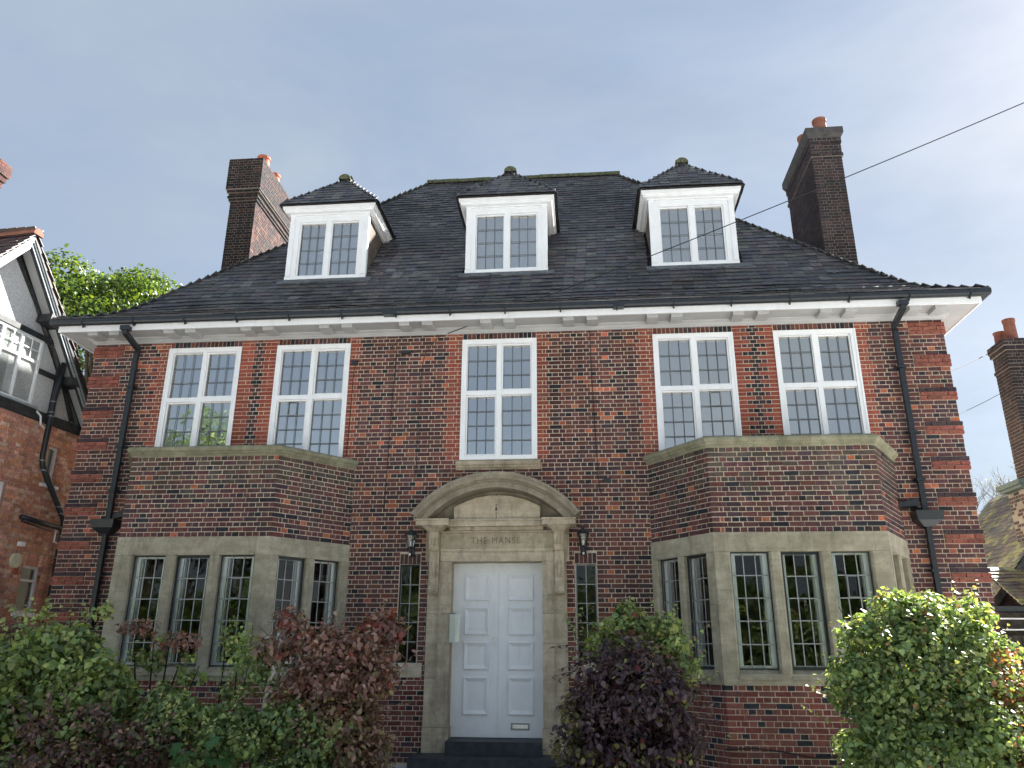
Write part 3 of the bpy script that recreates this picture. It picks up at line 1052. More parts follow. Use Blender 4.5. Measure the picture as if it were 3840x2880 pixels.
arc_ring([(1.767, -.03), (1.767, .500), (1.748, .507), (1.722, .505), (1.700, .485), (1.660, .470), (1.640, .440), (1.637, .42), (1.622, .42), (1.618, .385), (1.520, .385), (1.520, -.03)], -A0, A0, 40, 'hood_stone', M_STONE3, 5)
b = MB()
pts = [(1.519 * math.sin(t), 1.519 * math.cos(t) + ZC) for t in np.linspace(-0.84, 0.84, 24)]
pts = [(x, max(3.765, z)) for x, z in pts]
b.poly([FR(x, .012, z) for x, z in ([(-1.13, 3.765)] + pts + [(1.13, 3.765)])][::-1])
sp(b, 'tympanum_back', M_STONE3)  # darker stone puts the shade of the recess into the colour
b = MB()
pts = [(1.438 * math.sin(t), 1.438 * math.cos(t) + ZC) for t in np.linspace(-0.53, 0.53, 20)]
loop = [(-.727, 3.766)] + pts + [(.727, 3.766)]
b.poly([FR(x, .125, z) for x, z in loop][::-1])
for (x0, z0), (x1, z1) in zip(loop, loop[1:]):
    b.poly([FR(x0, .125, z0), FR(x1, .125, z1), FR(x1, .0, z1), FR(x0, .0, z0)])
sp(b, 'tympanum_panel', M_STONE2)
M_STAIN = mat_simple('iron_stain', (0.07, 0.05, 0.035), 0.9, 0.1, 0, 9, 0.8, 1.2, 0)
for z, r, h in ((4.185, .008, .008), (4.03, .010, .010), (3.985, .010, .010), (3.955, .016, .016), (3.86, .005, .06)):
    sp(MB().box(FR, -.012 - r, -.012 + r, .12, .130, z - h, z + h), 'stain_mark', M_STAIN)

# door leaves
DOOR = thing('door', (0, 0, 0), 'x', 'x'); del DOOR['label'], DOOR['category']; DOOR.parent = HOUSE
PAN = [(2.487, 2.918), (1.944, 2.387), (1.405, 1.846), (0.730, 1.304)]
for sx, (px0, px1) in ((-1, (-0.560, -0.142)), (1, (0.170, 0.594))):
    u0, u1 = (-.752, .008) if sx < 0 else (.0105, .752)
    b = MB(); b.box(FR, u0, u1, -.26, -.200, .405, 3.085)
    leaf = b.build('door_leaf', M_WHITE, DOOR)
    for z0, z1 in PAN:
        b = MB()
        rects = [((px0, px1, z0, z1), -.1995), ((px0 + .006, px1 - .006, z0 + .006, z1 - .006), -.176), ((px0 + .022, px1 - .022, z0 + .022, z1 - .022), -.172),
                 ((px0 + .035, px1 - .035, z0 + .035, z1 - .035), -.180), ((px0 + .075, px1 - .075, z0 + .075, z1 - .075), -.1990)]
        rg = [[FR(r[0], n, r[2]), FR(r[1], n, r[2]), FR(r[1], n, r[3]), FR(r[0], n, r[3])] for r, n in rects]
        for A, B in zip(rg, rg[1:]):
            for q in range(4):
                b.poly([A[q], A[(q + 1) % 4], B[(q + 1) % 4], B[q]])
        b.poly(rg[-1])
        b.build('door_panel', M_WHITE, DOOR)
b = MB(); b.box(FR, .222, .520, -.205, -.192, .518, .620)
pl = b.build('letter_plate', M_GREYM, DOOR)
b = MB(); b.box(FR, .252, .492, -.1915, -.182, .542, .596); b.build('letter_flap', M_STEEL, DOOR)
b = MB(); b.box(FR, -.074, -.030, -.205, -.188, 1.81, 1.915); b.lathe(FR(-.052, -.18, 1.885), [(.0, -.01), (.018, -.008), (.018, .008), (.0, .01)], 10); b.box(FR, -.076, -.028, -.19, -.165, 1.806, 1.826)
b.build('door_lock', M_STEEL, DOOR)
b = MB(); b.box(FR, -.752, .752, -.27, -.205, 3.0855, 3.10); b.build('door_head', M_WHITE, DOOR)
STEPS = thing('doorstep', (0, 0, 0), 'x', 'x'); del STEPS['label'], STEPS['category']; STEPS.parent = HOUSE
MB().box(FR, -.733, .733, -.26, .36, 0.05, 0.395).build('step', M_STEP, STEPS)
MB().box(FR, -1.22, 1.22, .0, .74, 0.01, 0.198).build('step', M_STEP, STEPS)

# ---------------------------------------------------------------- eaves
EX, EY = 8.245, 0.490
front = [(-EX, 6.0), (-EX, -EY), (EX, -EY), (EX, 6.0)]
b = MB(); b.sweep(front, [(0, 7.300), (0, 7.50), (-.03, 7.50), (-.03, 7.300)]); b.build('fascia', M_WHITE, HOUSE)
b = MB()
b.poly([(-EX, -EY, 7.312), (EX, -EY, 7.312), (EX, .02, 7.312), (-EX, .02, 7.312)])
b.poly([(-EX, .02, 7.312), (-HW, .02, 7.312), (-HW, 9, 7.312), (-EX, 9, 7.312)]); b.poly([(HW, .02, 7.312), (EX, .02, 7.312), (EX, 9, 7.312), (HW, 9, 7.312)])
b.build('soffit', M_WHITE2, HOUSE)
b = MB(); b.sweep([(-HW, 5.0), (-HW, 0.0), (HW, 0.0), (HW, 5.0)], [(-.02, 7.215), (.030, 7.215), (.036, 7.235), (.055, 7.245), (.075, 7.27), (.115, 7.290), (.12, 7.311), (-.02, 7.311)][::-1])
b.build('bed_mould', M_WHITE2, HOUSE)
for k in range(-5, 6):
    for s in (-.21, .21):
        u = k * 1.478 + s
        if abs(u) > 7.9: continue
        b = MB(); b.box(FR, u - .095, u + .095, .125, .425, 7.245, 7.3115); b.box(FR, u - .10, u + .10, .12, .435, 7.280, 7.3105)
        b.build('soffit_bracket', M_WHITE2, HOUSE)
for k in range(-3, 4):
    for sx in (-1, 1):
        pass
# gutter
gp = [(.005, 7.50), (.005, 7.435), (.025, 7.405), (.070, 7.395), (.110, 7.41), (.122, 7.44), (.125, 7.505), (.112, 7.505), (.107, 7.45), (.02, 7.44)]
b = MB(); b.sweep(front, gp); GUT = b.build('gutter', M_BLACK, HOUSE)
for k in range(-8, 9):
    u = k * 0.985 + 0.15
    b = MB(); b.box(FR, u - .012, u + .012, EY + .0, EY + .132, 7.385, 7.402); b.box(FR, u - .011, u + .011, EY + .124, EY + .132, 7.40, 7.512); b.box(FR, u - .010, u + .010, EY + .04, EY + .07, 7.355, 7.386)
    b.build('gutter_bracket', M_BLACK, HOUSE)
for u in (-1.95, 2.15):
    MB().box(FR, u - .09, u + .09, EY - .002, EY + .135, 7.388, 7.508).build('gutter_union', M_BLACK, HOUSE)
# downpipes and hoppers
def sqpipe(b, pts, r):
    b.tube(pts, r, 4)
for sx, xo in ((-1, -6.88), (1, 6.925)):
    b = MB()
    sqpipe(b, [(xo, -.555, 7.36), (xo, -.555, 7.23), (xo - sx * .02, -.09, 7.07), (xo, -.09, 6.98), (xo, -.09, 3.86)], .058)
    dp = b.build('downpipe', M_BLACK, HOUSE)
    b = MB(); b.box(FR, xo - .08, xo + .08, .49, .62, 7.27, 7.35); b.build('gutter_outlet', M_BLACK, HOUSE)
    b = MB(); sqpipe(b, [(xo, -.09, 3.69), (xo, -.09, 0.05)], .055); b.build('downpipe', M_BLACK, HOUSE)
    for z in (6.3, 5.15, 4.35, 2.9, 1.5):
        b = MB(); b.box(FR, xo - .066, xo + .066, -.002, .158, z, z + .045); b.box(FR, xo - .10, xo + .10, -.002, .03, z + .003, z + .042); b.build('pipe_clip', M_BLACK, HOUSE)
    b = MB()
    a, c = xo - .215, xo + .215
    b.hexa([FR(a + .02, .26, 3.70), FR(c - .02, .26, 3.70), FR(c - .02, .004, 3.70), FR(a + .02, .004, 3.70), FR(a, .275, 3.845), FR(c, .275, 3.845), FR(c, .004, 3.845), FR(a, .004, 3.845)])
    b.hexa([FR(xo - .08, .16, 3.60), FR(xo + .08, .16, 3.60), FR(xo + .08, .01, 3.60), FR(xo - .08, .01, 3.60), FR(a + .03, .25, 3.699), FR(c - .03, .25, 3.699), FR(c - .03, .006, 3.699), FR(a + .03, .006, 3.699)])
    b.build('hopper_head', M_BLACK, HOUSE)
    b = MB()      # lead outlet from the bay roof into the hopper
    x0, x1 = (xo + .12, -6.48) if sx < 0 else (6.46, xo - .10)
    b.hexa([FR(x0, .15, 3.86 if sx < 0 else 3.93), FR(x1, .15, 3.93 if sx < 0 else 3.93), FR(x1, .004, 3.93), FR(x0, .004, 3.88), FR(x0, .15, 3.97), FR(x1, .15, 4.06), FR(x1, .004, 4.06), FR(x0, .004, 3.97)])
    b.build('outlet_chute', M_BLACK, HOUSE)

# ---------------------------------------------------------------- main roof
RX, RY, RZ = 8.375, 0.56, 13.985          # eave half width, eave projection, ridge height
CXR = 0.0
PROF = [(0.0, 7.515), (0.16, 7.595), (0.46, 7.755), (0.72, 7.925), (0.95, 8.13), (1.20, 8.41), (5.85, 13.985)]
def roof_z(d):
    for (a, za), (c, zc_) in zip(PROF, PROF[1:]):
        if d <= c: return za + (zc_ - za) * (d - a) / (c - a)
    return PROF[-1][1]
# arc length table
SL = [0.0]
for (a, za), (c, zc_) in zip(PROF, PROF[1:]): SL.append(SL[-1] + math.hypot(c - a, zc_ - za))
def roof_s(s):
    for i in range(len(PROF) - 1):
        if s <= SL[i + 1] or i == len(PROF) - 2:
            t = (s - SL[i]) / (SL[i + 1] - SL[i])
            (a, za), (c, zc_) = PROF[i], PROF[i + 1]
            L = SL[i + 1] - SL[i]
            return a + (c - a) * t, za + (zc_ - za) * t, (c - a) / L, (zc_ - za) / L
BACKY = 11.14
b = MB()
rings = []
for d, z in PROF:
    yb = BACKY - d
    rings.append([(-RX + d, -RY + d, z - .02), (RX - d, -RY + d, z - .02), (RX - d, yb, z - .02), (-RX + d, yb, z - .02)])
for A, B in zip(rings, rings[1:]):
    for q in range(4):
        b.poly([A[q], A[(q + 1) % 4], B[(q + 1) % 4], B[q]])
ROOF = b.build('roof', M_SHEET, HOUSE)
TILES = []   # (parent, centre, U, N, T, size, col)
TC = [(0.068, 0.071, 0.082), (0.080, 0.081, 0.090), (0.055, 0.059, 0.069), (0.096, 0.093, 0.097), (0.076, 0.070, 0.074), (0.118, 0.115, 0.115)]
HC = [(0.085, 0.075, 0.062), (0.06, 0.055, 0.05), (0.10, 0.092, 0.066), (0.07, 0.06, 0.055)]
DORM = [(-3.805, 0.856), (0.0, 0.846), (3.808, 0.857)]
DY, DZ0, DZ1 = 1.14, 9.05, 10.565

def tile_field(parent, O, U, I, prof_fn, L, xr, excl=None, cols=TC, gauge=0.175, w=0.21, wav=0.006, thick=0.016, tilt=0.14):
    """courses of plain tiles. O eave mid point (z ignored), U along the eave, I inwards; xr(d) -> (u0,u1)"""
    O = Vector(O); U = Vector(U); I = Vector(I)
    n = int(L / gauge)
    out = []
    ph = random.random() * 9
    for k in range(n + 1):
        s = k * gauge + random.uniform(-.004, .004)
        d, z, cd, cz = prof_fn(min(s, L))
        a, c = xr(d)
        T = (I * cd + Vector((0, 0, 1)) * cz).normalized()
        N = U.cross(T).normalized()
        if N.z < 0: N = -N
        x = a - (w / 2 if k % 2 else 0) + random.uniform(-.01, .01)
        while x < c:
            x0, x1 = max(x, a), min(x + w - .005, c)
            x += w
            if x1 - x0 < .03: continue
            xm = (x0 + x1) / 2
            lift = 0.014 + wav * math.sin(xm * 1.7 + k * .35 + ph) + random.uniform(-.003, .004)
            tl = gauge * 1.38
            P = O + U * xm + I * d
            P.z = z
            wob = .016 * math.sin(xm * .8 + k * .33 + ph) + .010 * math.sin(xm * 2.3 - k * .5 + ph * 2)
            slip = -random.uniform(.02, .06) if random.random() < .012 else 0
            ctr = P + T * (tl * 0.5 - .02 + wob + slip) + N * (lift - .002)
            if excl and excl(ctr): continue
            # tilt: tail stands proud of the tile below
            T2 = (T - N * tilt).normalized(); N2 = U.cross(T2).normalized()
            if N2.z < 0: N2 = -N2
            sk = random.uniform(-.012, .012)
            U2 = (U + T2 * sk).normalized()
            out.append((parent, ctr, U2, N2, T2, (x1 - x0, thick, tl), vary(random.choice(cols), 0.22)))
    return out

def dorm_ex(p):
    for cx, hw in DORM:
        if abs(p.x - cx) < hw + .015 and p.y > DY - 0.03:
            return roof_dz(p.y) < DZ1 + 0.12
        if abs(p.x - cx) < 1.02 and roof_dz(p.y) > 10.72 and p.z < 10.8 + 1.13 * (1.05 - abs(p.x - cx)) :
            return True
    return False
def roof_dz(y): return roof_z(y + RY)
TILES += tile_field(ROOF, (0, -RY, 0), (1, 0, 0), (0, 1, 0), roof_s, SL[-1], lambda d: (-RX + d, RX - d), dorm_ex)
# first metres of the two side slopes and a double eave course
for sx in (-1, 1):
    TILES += tile_field(ROOF, (sx * RX, (BACKY - RY) / 2, 0), (0, 1, 0), (-sx, 0, 0), roof_s, SL[-1], lambda d: (-(BACKY + RY) / 2 + d, min(-(BACKY + RY) / 2 + d + 1.3, (BACKY + RY) / 2 - d)))
# bonnet hip tiles
def bonnet_mesh():
    b = MB()
    n = 6
    for (y, r, dz) in ((0.0, 0.135, 0.0), (0.25, 0.075, 0.0)):
        for th in (0, 1):
            for i in range(n + 1):
                a = math.radians(-62 + 124 * i / n)
                rr = r - th * .014
                b.v.append((rr * 1.25 * math.sin(a), y, rr * math.cos(a) - r * .55 + dz)); b.c.append((1, 1, 1))
    m1 = n + 1
    for i in range(n):
        b.f.append((i, i + 1, 2 * m1 + i + 1, 2 * m1 + i))
        b.f.append((m1 + i + 1, m1 + i, 3 * m1 + i, 3 * m1 + i + 1))
        b.f.append((i + 1, i, m1 + i, m1 + i + 1))
    me = bpy.data.meshes.new('hip_tile')
    me.from_pydata(b.v, [], b.f)
    me.materials.append(M_TILE1)
    return me
BON = bonnet_mesh()
def hip_line(parent, corner, din, prof_fn, L, gauge=0.15, sc=1.0, cols=None):
    k = 0
    s = 0.02
    while s < L - .04:
        d, z, cd, cz = prof_fn(s)
        D = Vector((din[0], din[1], 0))
        T = (D * cd + Vector((0, 0, cz))).normalized()
        S = T.cross(Vector((0, 0, 1))).normalized()
        N = S.cross(T).normalized()
        T2 = (T - N * .10).normalized(); N2 = S.cross(T2).normalized()
        p = Vector((corner[0] + din[0] * d, corner[1] + din[1] * d, z)) + N * .018
        o = bpy.data.objects.new('hip_tile', BON)
        COL.objects.link(o)
        o.parent = parent
        m4 = Matrix((S * sc, T2 * sc, N2 * sc)).transposed().to_4x4()
        m4.translation = p
        o.matrix_local = m4
        o.color = (*vary(random.choice(cols or HC), 0.25), 1)
        s += gauge
        k += 1
for sx in (-1, 1):
    hip_line(ROOF, (sx * RX, -RY), (-sx, 1), roof_s, SL[-1], 0.16, 0.66)
# ridge
x = -2.62
while x < 2.5:
    b = MB()
    L = 0.44
    n = 7
    rr = 0.150
    pts0, pts1 = [], []
    dz = random.uniform(-.006, .006)
    for i in range(n + 1):
        a = math.radians(-95 + 190 * i / n)
        pts0.append((x + .004, 5.29 + rr * math.sin(a), 13.93 + dz + rr * math.cos(a))); pts1.append((x + L - .004, 5.29 + rr * math.sin(a), 13.93 + dz + rr * math.cos(a)))
    for i in range(n): b.poly([pts0[i], pts0[i + 1], pts1[i + 1], pts1[i]])
    b.poly(pts0[::-1]); b.poly(pts1)
    b.build('ridge_tile', M_MOSS, ROOF)
    x += L
b = MB()
for _ in range(150):
    d_ = random.uniform(.5, 5.6)
    x_ = random.uniform(-RX + d_ + .2, RX - d_ - .2)
    if dorm_ex(Vector((x_, -RY + d_, roof_z(d_)))): continue
    w_ = random.uniform(.010, .03); z_ = roof_z(d_) + .03
    h_ = random.uniform(.008, .02)
    y_ = -RY + d_
    b.poly([(x_, y_, z_), (x_ + w_, y_, z_), (x_ + w_, y_ + h_, z_ + h_ * 1.2), (x_, y_ + h_, z_ + h_ * 1.2)], (0.45, 0.45, 0.42))
b.build('lichen_flecks', M_ROUGH, ROOF, kind='stuff')
# ---------------------------------------------------------------- dormers
for di, (cx, hw) in enumerate(DORM):
    D = thing('dormer', (0, 0, 0), 'x', 'x'); del D['label'], D['category']; D.parent = HOUSE
    F = frame((cx, DY, 0), (1, 0, 0), (0, -1, 0))
    # cheeks
    for sx in (-1, 1):
        yb = 5.29 - (RZ - DZ1 - .1) / 1.2
        b = MB()
        x0, x1 = cx + sx * (hw - .03), cx + sx * (hw - .10)
        prof = [(DY + .0, DZ0 - .06), (DY + .0, DZ1 + .1), (yb, DZ1 + .1)]
        b.poly([(x0, y, z) for y, z in prof]); b.poly([(x1, y, z) for y, z in prof][::-1])
        for q in range(3):
            (y0, z0), (y1, z1) = prof[q], prof[(q + 1) % 3]
            b.poly([(x0, y0, z0), (x0, y1, z1), (x1, y1, z1), (x1, y0, z0)])
        b.build('cheek', M_CHEEK, D)
    # front frame
    gl = [(-.635, -.062), (.058, .635)]
    zg0, zg1 = DZ0 + .085, DZ1 - .170
    b = MB()
    b.box(F, -hw, -.65, -.09, .0, DZ0, DZ1); b.box(F, .65, hw, -.09, .0, DZ0, DZ1)
    b.box(F, -.65, .65, -.09, .0, zg1 + .02, DZ1); b.box(F, -.65, .65, -.09, .0, DZ0, zg0 - .015)
    b.box(F, -.050, .046, -.09, -.002, zg0 - .015, zg1 + .02)
    for q in ((-hw - .004, -hw + .10), (hw - .10, hw + .004)):
        b.box(F, q[0], q[1], .0005, .022, DZ0 + .07, DZ1)
    b.box(F, -hw - .01, hw + .01, .0005, .035, DZ0 - .012, DZ0 + .055)
    b.box(F, -hw + .10, hw - .10, .0005, .016, DZ1 - .075, DZ1 - .01)
    b.box(F, -hw + .10, hw - .10, .0165, .024, DZ1 - .05, DZ1 - .02)
    b.build('window_frame', M_WHITE, D)
    for gi, (a, c) in enumerate(gl):
        cas = (gi == 0) == (di == 0)
        b = MB()
        t_ = .020 if cas else .010
        nn = -.02 if cas else -.045
        b.box(F, a - .012, a + t_, -.085, nn, zg0 - .012, zg1 + .016); b.box(F, c - t_, c + .012, -.085, nn, zg0 - .012, zg1 + .016)
        b.box(F, a + t_, c - t_, -.085, nn, zg1 - t_, zg1 + .016); b.box(F, a + t_, c - t_, -.085, nn, zg0 - .012, zg0 + .012)
        b.build('casement', M_WHITE, D)
        lattice(F, a + t_, c - t_, zg0 + .012, zg1 - t_, 3, 4, -.062, 'p', D, M_GLASS, M_LEAD, 0.0115, 0.022)
        b = MB(); b.box(F, a, c, -.135, -.115, zg0 + .60, zg0 + .685); b.build('meeting_rail', M_WHITE, D)
        if cas:
            b = MB(); hx = c - .09 if di == 0 else a + .09
            b.tube([F(hx, -.095, zg0 + .64), F(hx + .03, -.09, zg0 + .58), F(hx + .09 * (-1 if di == 0 else 1), -.09, zg0 + .55)], .010, 6); b.build('window_stay', M_WHITE, D)
    b = MB(); b.poly([F(-hw + .1, -.17, DZ0 + .1), F(hw - .1, -.17, DZ0 + .1), F(hw - .1, -.17, DZ1), F(-hw + .1, -.17, DZ1)]); b.build('blind', M_ROOM, D)
    # cornice
    yb = 2.75
    path = [(cx - hw, yb), (cx - hw, DY), (cx + hw, DY), (cx + hw, yb)]
    pr = [(-.05, DZ1 + .0), (.020, DZ1 + .0), (.026, DZ1 + .022), (.105, DZ1 + .030), (.112, DZ1 + .060), (.122, DZ1 + .062), (.128, DZ1 + .085), (.150, DZ1 + .098), (.158, DZ1 + .17), (-.05, DZ1 + .17)]
    MB().sweep(path, pr[::-1]).build('cornice', M_WHITE, D)
    # roof
    ew = hw + .205
    ez = DZ1 + .178
    yf = DY - .225
    sl = 1.16
    apz = ez + sl * ew
    ya = yf + ew
    ymain = lambda z: 5.29 - (RZ - z) / 1.2
    b = MB()
    e = .018
    L_, R2 = (cx - ew, yf, ez - e), (cx + ew, yf, ez - e)
    AP = (cx, ya, apz - e)
    RB = (cx, ymain(apz) + .3, apz - e)
    LB, RBk = (cx - ew, ymain(ez) + .3, ez - e), (cx + ew, ymain(ez) + .3, ez - e)
    b.poly([L_, R2, AP]); b.poly([R2, RBk, RB, AP]); b.poly([L_, AP, RB, LB]); b.poly([L_, LB, RBk, R2])
    dr = b.build('dormer_roof', M_SHEET, D)
    ls = math.hypot(ew, sl * ew)
    fn = lambda s, ez=ez, sl=sl: (s / math.hypot(1, sl), ez + sl * s / math.hypot(1, sl), 1 / math.hypot(1, sl), sl / math.hypot(1, sl))
    TILES += tile_field(dr, (cx, yf, 0), (1, 0, 0), (0, 1, 0), fn, ls, lambda d, ew=ew: (-ew + d + .015, ew - d - .015), wav=.003, thick=.011, tilt=.10)
    for sx in (-1, 1):
        TILES += tile_field(dr, (cx + sx * ew, yf, 0), (0, 1, 0), (-sx, 0, 0), fn, ls, lambda d, ew=ew, yf=yf, ez=ez, sl=sl: (d + .04, ymain(ez + sl * d) - yf + .02), wav=.002, thick=.011, tilt=.10)
    b = MB()
    n = 8
    for i0 in range(int((RB[1] - .3 - AP[1]) / .4) + 1):
        y0 = AP[1] - .16 + i0 * .4; y1 = y0 + .395
        p0, p1 = [], []
        for i in range(n + 1):
            a = math.radians(-95 + 190 * i / n)
            p0.append((cx + .135 * math.sin(a), y0, apz - .045 + .12 * math.cos(a))); p1.append((cx + .135 * math.sin(a), y1, apz - .045 + .12 * math.cos(a)))
        for i in range(n): b.poly([p0[i], p1[i], p1[i + 1], p0[i + 1]])
        b.poly(p0); b.poly(p1[::-1])
    b.build('ridge_tile', M_MOSS, D)
    # lead apron below the window
    b = MB()
    x = -hw - .12
    while x < hw + .1:
        w_ = random.uniform(.08, .2)
        dz = random.uniform(-.012, .012)
        y0 = DY - .02
        zz = roof_dz(y0) + .03
        b.poly([F(x, .02, zz + .03), F(x + w_, .02, zz + .03 + dz * .3), F(x + w_, .13, zz - .105 + dz), F(x, .13, zz - .105 + random.uniform(-.012, .012))])
        x += w_ - .004
    b.build('lead_flashing', M_FLASH, D)

# choose the tiles that show largest as single pieces, the rest joined per roof
def flush_tiles(tiles, nsingle):
    tiles.sort(key=lambda t: (t[1] - CAM).length / (1.0 if t[3].dot((CAM - t[1]).normalized()) > 0 else 0.2))
    rest = {}
    for i, (par, c, U, N, T, s, col) in enumerate(tiles):
        if i < nsingle and N.dot((CAM - c).normalized()) > 0:
            piece('roof_tile', UNIT_TILE, par, c, U, N, T, s, col)
        else:
            rest.setdefault(par.name, (par, MB()))[1].hexa(
                [c + U * (a * s[0] / 2) + N * (n * s[1] / 2) + T * (t * s[2] / 2) for a, n, t in
                 ((-1, 1, -1), (1, 1, -1), (1, -1, -1), (-1, -1, -1), (-1, 1, 1), (1, 1, 1), (1, -1, 1), (-1, -1, 1))], col)
    for par, b in rest.values():
        b.build('roof_tiling', M_TILE, par, kind='stuff')
flush_tiles(TILES, 300)

def flush_bricks(bricks, nsingle, mask=None):
    def key(t):
        F, u0, u1, n0, n1, z0, z1, col = t[1]
        c = Vector(F((u0 + u1) / 2, n1, (z0 + z1) / 2))
        v = CAM - c
        fac = F.N.dot(v.normalized())
        pen = 1.0
        if fac < 0.1: pen = 9.0
        if mask and mask(c): pen = 9.0
        return v.length * pen / max(.1, (u1 - u0))** .5
    bricks.sort(key=key)
    rest = {}
    for i, (par, (F, u0, u1, n0, n1, z0, z1, col)) in enumerate(bricks):
        if i < nsingle:
            c = F((u0 + u1) / 2, (n0 + n1) / 2, (z0 + z1) / 2)
            piece('brick', random.choice(UNIT_BRICKS), par, c, F.U, F.N, (0, 0, 1), (u1 - u0, n1 - n0, z1 - z0), col)
        else:
            rest.setdefault(par.name, (par, MB()))[1].box(F, u0, u1, n0, n1, z0, z1, col, 0.0026)
    for par, b in rest.values():
        b.build('brickwork', M_BRICK, par, kind='stuff')
def bush_mask(c):
    # behind the planting as seen from the path
    return (c.z < 2.2 and (c.x < -1.7 or c.x > 4.2)) or (1.2 < c.x < 3.3 and c.z < 2.4)
flush_bricks(BRICKS, 300, bush_mask)

# ---------------------------------------------------------------- chimneys
def chimney(name_parent, x0, x1, y0, y1, z0, z1, steps, cap, cols, mort, pots, potmat, pit=0.075, side_cols=None):
    CH = thing('chimney', (0, 0, 0), 'x', 'x'); del CH['label'], CH['category']; CH.parent = name_parent
    name_parent_inv = Matrix.Translation(name_parent.location).inverted()
    CH.matrix_parent_inverse = name_parent_inv
    core = MB(); bb = MB()
    bands = [(z0, steps[0][0], 0.0)] + [(steps[i][0], steps[i + 1][0] if i + 1 < len(steps) else z1, steps[i][1]) for i in range(len(steps))]
    for a, c, e in bands:
        X0, X1, Y0, Y1 = x0 - e, x1 + e, y0 - e, y1 + e
        core.box(frame((0, 0, 0), (1, 0, 0), (0, -1, 0)), X0 + .006, X1 - .006, -Y1 + .006, -Y0 - .006, a, c)
        for Fq, L in ((frame((X0, Y0, 0), (1, 0, 0), (0, -1, 0)), X1 - X0), (frame((X1, Y0, 0), (0, 1, 0), (1, 0, 0)), Y1 - Y0), (frame((X0, Y1, 0), (0, -1, 0), (-1, 0, 0)), Y1 - Y0)):
            for b_ in bond(Fq, 0, L, a, c, pit if c - a > .1 else (c - a), [], lambda u, z, h, k, aa, cc, Fq=Fq, a=a: random.choice(side_cols if (side_cols and Fq.N.x > .5 and a < steps[0][0]) else cols)):
                bb.box(*b_[:7], b_[7])
    co = core.build('chimney_core', mort, CH)
    bb.build('brickwork', M_BRICK, CH, kind='stuff')
    if cap:
        e = cap[1]
        b = MB(); Fq = FR
        b.hexa([FR(x0 - e + .05, -y0 + e - .05, cap[0]), FR(x1 + e - .05, -y0 + e - .05, cap[0]), FR(x1 + e - .05, -y1 - e + .05, cap[0]), FR(x0 - e + .05, -y1 - e + .05, cap[0]),
                FR(x0 - e, -y0 + e, cap[0] + .10), FR(x1 + e, -y0 + e, cap[0] + .10), FR(x1 + e, -y1 - e, cap[0] + .10), FR(x0 - e, -y1 - e, cap[0] + .10)])
        b.box(FR, x0 - e, x1 + e, -y1 - e, -y0 + e, cap[0] + .1005, z1 + .02)
        b.build('chimney_cap', M_ROUGHC, CH)
    for (px, py, pz, pr_, ph) in pots:
        b = MB()
        b.lathe((px, py, pz), [(pr_ * 1.02, 0), (pr_ * .98, ph * .4), (pr_ * .95, ph * .86), (pr_ * 1.07, ph * .88), (pr_ * 1.07, ph), (pr_ * .85, ph), (pr_ * .8, ph * .7)], 18)
        b.build('chimney_pot', potmat, CH, smooth=False)
    return CH
M_ROUGHC = mat_simple('sooty_cement', (0.075, 0.07, 0.068), 0.9, 0.2, 0, 7, 0.7, 1.3, 0.4)
SOOT = [(0.020, 0.017, 0.018), (0.028, 0.021, 0.021), (0.016, 0.015, 0.017), (0.038, 0.024, 0.022), (0.055, 0.027, 0.023)]
SOOTR = [(0.052, 0.036, 0.038), (0.040, 0.030, 0.032), (0.062, 0.040, 0.040), (0.034, 0.028, 0.031)]
chimney(HOUSE, -7.46, -6.77, 3.75, 6.6, 8.0, 13.92, [(12.70, .035), (12.775, .065), (12.85, .04), (12.925, .085), (13.0, .115)], None, SOOT, M_MORTAR3, [(-6.98, 4.35, 13.9, .165, .52), (-7.0, 5.15, 13.9, .165, .50)], M_TERRA, side_cols=[(0.060, 0.030, 0.027), (0.085, 0.036, 0.030), (0.042, 0.027, 0.026), (0.030, 0.023, 0.023), (0.11, 0.06, 0.045)])
chimney(HOUSE, 6.76, 7.41, 2.34, 4.45, 8.0, 12.95, [(12.24, .03), (12.32, .012), (12.60, .03)], (12.72, .085), SOOTR, M_MORTAR3, [(7.17, 2.75, 12.95, .15, .56), (6.98, 3.35, 12.95, .15, .55)], M_TERRAD)

